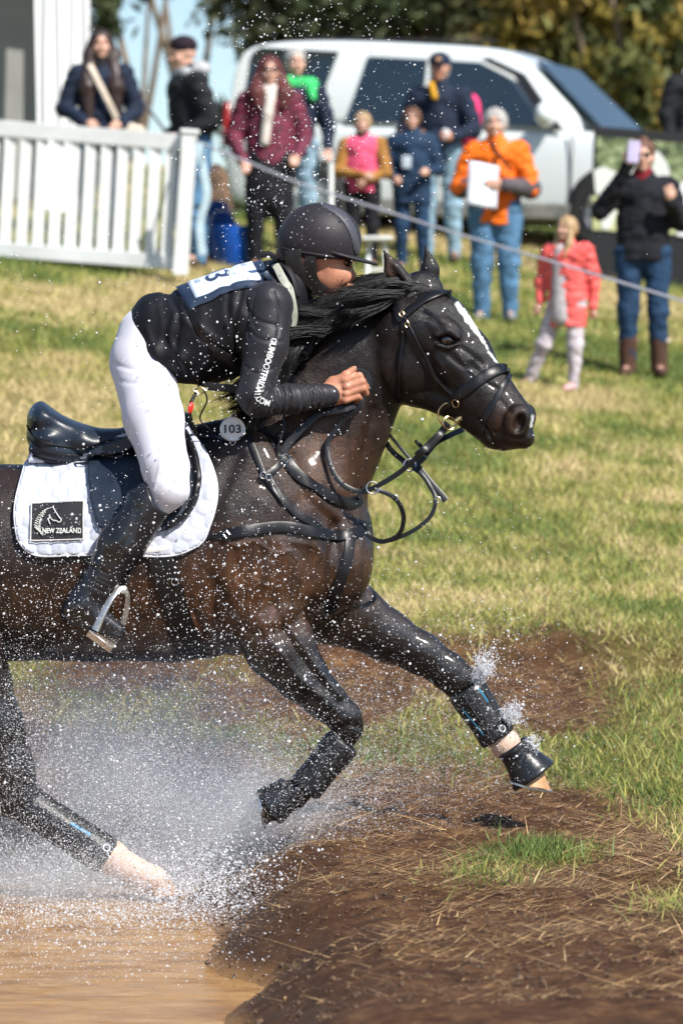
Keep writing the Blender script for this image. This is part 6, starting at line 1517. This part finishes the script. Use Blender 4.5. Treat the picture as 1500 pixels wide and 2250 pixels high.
# ---- trees
bark = M("bark_pale", (.30, .22, .15), .9, var=.6, nscale=3, bs=.6, bd=.05, bscale=6, col2=(.07, .05, .035))
def leafmat(name):
    m = bpy.data.materials.new(name); n, b, out = nodes_of(m); a = attr(n, 'tint'); n.links.new(a.outputs['Color'], b.inputs['Base Color']); b.inputs['Roughness'].default_value = .6; b.inputs['Specular IOR Level'].default_value = .2
    t = n.nodes.new('ShaderNodeBsdfTranslucent'); n.links.new(a.outputs['Color'], t.inputs[0]); mx = n.nodes.new('ShaderNodeMixShader'); mx.inputs[0].default_value = .2
    n.links.new(b.outputs[0], mx.inputs[1]); n.links.new(t.outputs[0], mx.inputs[2]); n.links.new(mx.outputs[0], out.inputs[0]); return m
LM = leafmat("gum_leaves")
def tree(label, px, Y, H, blobs, N, tints, seed, leaf=.15, grp=None):
    """blobs: (dx, z, rx, rz) metres relative to the trunk foot"""
    rg = np.random.default_rng(seed); g = ground_at(px, None, Y); T_ = empty("gum_tree", g, label, 'tree', grp)
    S = [(0, 0, 0)]; mb = MB()
    top = max(z + rz * .3 for _, z, _, rz in blobs)
    tr = spline([g + (0, 0, -.2), g + (rg.normal(0, .15), 0, top * .3), g + (rg.normal(0, .3), rg.normal(0, .2), top * .6), g + (rg.normal(0, .5), 0, top)], 24)
    mb.tube(tr, np.linspace(.010 * H, .004 * H, 24), 10)
    cl = []
    for dx, z, rx, rz in blobs:
        c = g + (dx, rg.normal(0, rx * .4), z); i0 = int(np.clip(z / top * .55, 0.1, .9) * 23)
        br = spline([tr[i0], tr[i0] * .5 + c * .5 + (0, 0, -.3 + rg.normal(0, .2)), c, c + (rg.normal(0, .4), 0, rz * .6)], 14); mb.tube(br, np.linspace(.007 * H, .002 * H, 14), 7)
        nc = max(6, int(16 * rx))
        for q in range(nc):
            d = rg.normal(0, 1, 3); d /= np.linalg.norm(d); p = c + d * np.array((rx, rx, rz)) * rg.uniform(.35, 1.0) ; cl.append((p, rg.uniform(.22, .5) * min(1, rx)))
            if q < 5: tb = spline([c, (c + p) / 2 + (0, 0, .1), p], 6); mb.tube(tb, np.linspace(.0035 * H, .001 * H, 6), 5)
    mb.make("trunk", bark, T_)
    k = rg.integers(0, len(cl), N); C = np.array([c[0] for c in cl])[k]; Rr = np.array([c[1] for c in cl])[k]
    Pn = C + rg.normal(0, 1, (N, 3)) * Rr[:, None] * .62
    u = rg.normal(0, 1, (N, 3)); u[:, 2] -= .6; u /= np.linalg.norm(u, axis=1, keepdims=True); w = np.cross(u, rg.normal(0, 1, (N, 3))); w /= np.linalg.norm(w, axis=1, keepdims=True)
    L = leaf * rg.uniform(.6, 1.3, (N, 1)); V = np.stack([Pn - u * L, Pn - w * L * .33, Pn + u * L, Pn + w * L * .33], 1).reshape(-1, 3)
    ti = np.array(tints); tb_ = rg.integers(0, len(ti), len(cl)); col = ti[tb_[k]] * 1.3 * rg.uniform(.6, 1.35, (N, 1))
    mesh_np("crown", V, np.arange(4 * N).reshape(N, 4), LM, T_, smooth=False, attrs={'tint': np.repeat(col, 4, 0)})
dk = [(.04, .055, .025), (.06, .075, .033), (.09, .095, .045), (.05, .055, .03)]; gold = [(.19, .15, .035), (.11, .115, .035), (.06, .075, .03), (.24, .17, .045), (.08, .10, .04)]; brn_ = [(.15, .10, .05), (.08, .085, .04), (.05, .06, .03), (.19, .13, .065), (.07, .085, .04)]
tree('tall gum with sparse dark twigs against the sky above the woman by the marquee', 262, 62, 9, [(-.3, 7.6, .9, .5), (.9, 8.3, .6, .4), (-.2, 6.6, .4, .3), (.5, 7.0, .3, .25)], 2600, dk, 1, .12)
tree('pale trunked gum with bare forked branches behind the man in the beanie', 420, 66, 10, [(-.6, 8.6, .7, .5), (.6, 9.0, .6, .5), (.9, 5.4, .45, .6), (1.2, 4.9, .6, .5)], 2600, dk, 2, .12)
tree('dark gum crown leaning over the roof of the white car on its left', 672, 64, 10, [(-.5, 7.4, 1.0, .9), (.6, 7.9, 1.0, .8), (0, 6.4, .8, .5), (1.4, 6.9, .8, .6)], 9000, dk, 3)
tree('broad brown green gum behind the middle of the car roof', 860, 66, 11, [(-1.0, 8.1, 1.1, .9), (.4, 8.4, 1.2, .9), (.9, 7.3, .8, .6), (-.9, 6.5, .6, .4), (1.9, 6.4, .7, .5)], 8000, brn_, 4)
tree('dense dark gum with pale crooked limbs behind the front of the car', 1075, 63, 11, [(-.8, 7.5, 1.1, 1.0), (.6, 7.9, 1.1, .9), (0, 6.5, 1.0, .7), (1.0, 6.3, .9, .6), (1.9, 7.2, .9, .8)], 13000, dk + brn_, 5)
tree('olive gold bushy gum hanging low over the windscreen', 1260, 58, 9, [(-.5, 6.0, .9, .7), (.5, 5.7, .8, .8), (0, 7.0, 1.2, .8), (1.0, 6.6, .8, .7), (.2, 5.0, .5, .4)], 13000, gold, 6)
tree('golden low shrubby gum right of the windscreen above the banner', 1390, 56, 9, [(-.1, 5.4, .55, .8), (.1, 4.7, .5, .5), (.1, 6.2, .5, .4), (-.9, 7.0, .8, .6)], 7500, gold, 7)
tree('brown leaved gum cut off by the top right corner', 1520, 62, 11, [(-1.0, 8.0, 1.1, .8), (.2, 8.2, 1.2, .9), (.9, 6.6, .5, .4), (1.4, 6.0, .7, .6)], 5200, brn_, 8)
# ------------------------------------------------------------------ flying water
wd_m = bpy.data.materials.new("water_drops"); n, b, out = nodes_of(wd_m)
b.inputs['Base Color'].default_value = (.92, .93, .96, 1); b.inputs['Roughness'].default_value = .12; b.inputs['Specular IOR Level'].default_value = .8
t = n.nodes.new('ShaderNodeBsdfTranslucent'); t.inputs[0].default_value = (.95, .96, 1, 1); mx = n.nodes.new('ShaderNodeMixShader'); mx.inputs[0].default_value = .4
n.links.new(b.outputs[0], mx.inputs[1]); n.links.new(t.outputs[0], mx.inputs[2]); n.links.new(mx.outputs[0], out.inputs[0])
def px3(px, py, Y): return np.stack([(px - HX) * Y / F, Y, CH + (HY - py) * Y / F], 1)
def cloud(n_, cx_, cy_, sx_, sy_, y0, y1, rm, rs=.4, rot=0.0, tri=False):
    a = rng.normal(0, 1, n_) * sx_; b2 = rng.normal(0, 1, n_) * sy_; c, s = math.cos(rot), math.sin(rot)
    Y = rng.uniform(y0, y1, n_); return px3(cx_ + a * c - b2 * s, cy_ + a * s + b2 * c, Y), rm * .88 * np.exp(rng.normal(0, rs * 1.25, n_))
ico = bmesh.new(); bmesh.ops.create_icosphere(ico, subdivisions=1, radius=1.0); IV = np.array([v_.co[:] for v_ in ico.verts]); IT = np.array([[v_.index for v_ in f.verts] for f in ico.faces]); ico.free()
def drops(sets, name, label, shape='ico'):
    C = np.vstack([s[0] for s in sets]); r = np.concatenate([s[1] for s in sets]) * (.72 if shape == 'ico' else 1); kp = rng.random(len(r)) < (.8 if shape == 'ico' else 1); C, r = C[kp], r[kp]; r = np.clip(r, .0004, .0055)
    keep = C[:, 2] > -0.1; C, r = C[keep], r[keep]; n_ = len(C)
    if shape == 'ico':
        st = rng.uniform(.8, 1.25, (n_, 1, 3)); V = (C[:, None] + IV[None] * r[:, None, None] * st).reshape(-1, 3); T_ = (IT[None] + len(IV) * np.arange(n_)[:, None, None]).reshape(-1, 3)
    else: V, T_ = octas(C, r, .3)
    o = mesh_np(name, V, T_, wd_m, smooth=(shape == 'ico')); tag(o, label, 'water spray', kind='stuff')
N_, Fr = YH - 1.1, YH - .42
drops([cloud(900, 640, 240, 120, 130, 13.2, 14.8, .0021), cloud(650, 600, 430, 90, 110, 13.2, 14.8, .0020), cloud(500, 800, 210, 150, 120, 13.2, 14.8, .0019), cloud(230, 640, 60, 90, 50, 13.2, 14.8, .0021),
       cloud(350, 960, 420, 160, 140, 13.2, 14.8, .0017), cloud(260, 200, 520, 160, 60, N_, 14.8, .0017), cloud(330, 200, 690, 160, 90, N_, 15, .0016), cloud(260, 900, 620, 250, 150, 13, 15, .0016),
       cloud(170, 480, 760, 90, 70, N_, Fr - .1, .0027, .35), cloud(130, 470, 900, 60, 90, N_, Fr - .1, .0028, .3), cloud(260, 560, 1120, 120, 130, N_, 13.5, .0023, .35),
       cloud(900, 260, 1080, 180, 130, N_, 13.45, .0015, .45), cloud(2100, 260, 1330, 230, 90, N_, 13.55, .0016, .45), cloud(1300, 560, 1330, 130, 110, N_, 13.6, .0017, .45), cloud(900, 120, 1250, 120, 120, N_, 13.5, .0017, .4),
       cloud(1300, 620, 1500, 140, 110, 13.1, 13.9, .0016, .5), cloud(900, 900, 1400, 140, 70, 13.4, 14.3, .0015, .5, .5), cloud(800, 960, 1160, 130, 170, 13.4, 15, .0013, .4), cloud(900, 1150, 1280, 190, 170, 13.4, 15.4, .0012, .4),
       cloud(450, 1080, 1420, 60, 60, 13.6, 14.3, .0016, .5), cloud(400, 1120, 1560, 60, 60, 13.7, 14.3, .0016, .5), cloud(900, 1180, 1560, 150, 150, 13.5, 15.3, .0014, .4), cloud(120, 790, 1000, 90, 120, 13.1, 13.6, .0018)],
      "water_drops", 'bright water drops flying around the horse and rider')
BK = (13.75, 15.0)
drops([cloud(105000, 290, 1700, 165, 105, *BK, .0010, .35), cloud(85000, 540, 1840, 160, 100, *BK, .0009, .35, -.1), cloud(36000, 150, 1910, 190, 55, 13.2, 14.4, .0010, .35), cloud(20000, 760, 1760, 170, 120, *BK, .0008, .35),
       cloud(20000, 330, 1500, 240, 45, *BK, .0010, .45), cloud(9000, 60, 1650, 70, 140, 12.9, 13.7, .0009, .4), cloud(9000, 950, 1640, 140, 120, *BK, .0008, .4), cloud(10000, 480, 1975, 100, 34, 12.8, 13.8, .0010, .5, .1), cloud(9000, 250, 2010, 190, 22, 12.7, 13.6, .0010, .5), cloud(16000, 230, 2080, 230, 80, 11.6, 13.2, .0008, .5), cloud(5000, 480, 1930, 110, 50, 12.9, 13.6, .0011, .6),
       cloud(7000, 300, 1800, 200, 120, 13.0, 13.7, .0009, .5), cloud(3500, 640, 1680, 120, 110, 13.2, 13.8, .0010, .4)],
      "fine_spray", 'dense white mist of splashed water round the hind leg', 'octa')
# thrown sheets and strings of water at the leading fore leg
def splash(base, dirs, n_, L0, name, label, r0=.0045):
    mb = MB()
    for k in range(n_):
        a = math.radians(rng.normal(dirs[0], dirs[1])); L = L0 * rng.uniform(.25, 1.0); bx, by, bd = base; bx += rng.normal(0, 9); by += rng.normal(0, 9)
        pts = [hp(bx + math.cos(a) * L * t + 5 * math.sin(3 * t + k), by - math.sin(a) * L * t + 9 * t * t + rng.normal(0, 2), bd + .05 * t * rng.normal()) for t in (0, .33, .66, 1)]
        sp = spline(pts, 14); mb.tube(sp, r0 * rng.uniform(.12, .5) * np.array([1, .8, .9, .5, .7, .35, .6, .25, .5, .2, .4, .15, .3, .1]), 6)
        for q in range(9): e = sp[rng.integers(3, 14)] + rng.normal(0, .009, 3); mb.ball(e, .0022 * rng.uniform(.4, 1.2), 6, 4)
    tag(mb.make(name, wd_m), label, 'water splash', kind='stuff')
splash((1052, 1495, .12), (72, 16), 60, 95, "water_splash", 'white jet of water thrown up from the knee of the leading fore leg', .0042)
splash((1112, 1580, .12), (55, 25), 45, 50, "water_splash", 'small fan of water above the white pastern of the leading leg')
splash((1160, 1640, .12), (30, 25), 22, 28, "water_splash", 'thin water fringe on top of the black bell boot')

# soft white mist hanging behind the hind leg: a closed body of thin vapour
S = SDF(); mc = [(P(270, 1700, 14.25), (.66, .55, .44)), (P(520, 1850, 14.2), (.50, .50, .30)), (P(120, 1920, 13.9), (.60, .5, .17))]
for c, r in mc: S.ell(c, r, None, .05)
V, Q = S.build(.04, 1); vm_ = bpy.data.materials.new("spray_mist"); vm_.use_nodes = True; n = vm_.node_tree; n.nodes.clear(); out = n.nodes.new('ShaderNodeOutputMaterial')
pv = n.nodes.new('ShaderNodeVolumePrincipled'); pv.inputs['Color'].default_value = (.97, .975, .98, 1); pv.inputs['Anisotropy'].default_value = 0.0; n.links.new(pv.outputs[0], out.inputs['Volume'])
tc = n.nodes.new('ShaderNodeTexCoord'); acc = None
def mth(op, a, b2=None, c=None):
    x = n.nodes.new('ShaderNodeMath'); x.operation = op
    for i, v_ in enumerate((a, b2, c)):
        if v_ is None: continue
        if hasattr(v_, 'links'): n.links.new(v_, x.inputs[i])
        else: x.inputs[i].default_value = v_
    return x.outputs[0]
for c, r in mc:
    mp = n.nodes.new('ShaderNodeMapping'); mp.inputs['Location'].default_value = tuple(-c[i] / r[i] for i in range(3)); mp.inputs['Scale'].default_value = tuple(1 / x for x in r)
    n.links.new(tc.outputs['Object'], mp.inputs[0]); ln_ = n.nodes.new('ShaderNodeVectorMath'); ln_.operation = 'LENGTH'; n.links.new(mp.outputs[0], ln_.inputs[0])
    f = mth('POWER', mth('MAXIMUM', mth('SUBTRACT', 1.0, ln_.outputs['Value']), 0.0), 1.2); acc = f if acc is None else mth('ADD', acc, f)
ns = noise(n, 3.2, 4, .6, tc.outputs['Object']); f2 = mth('MAXIMUM', mth('MULTIPLY', mth('SUBTRACT', ns, .30), 4.0), 0.0)
n.links.new(mth('MULTIPLY', mth('MULTIPLY', acc, f2), 3.3), pv.inputs['Density'])
tag(mesh_np("spray_mist", V, Q, vm_), 'thin white mist hanging over the water behind the hind leg', 'mist', kind='stuff')
SC.cycles.volume_step_rate = 2.0; SC.cycles.volume_bounces = 1; SC.cycles.volume_max_steps = 128
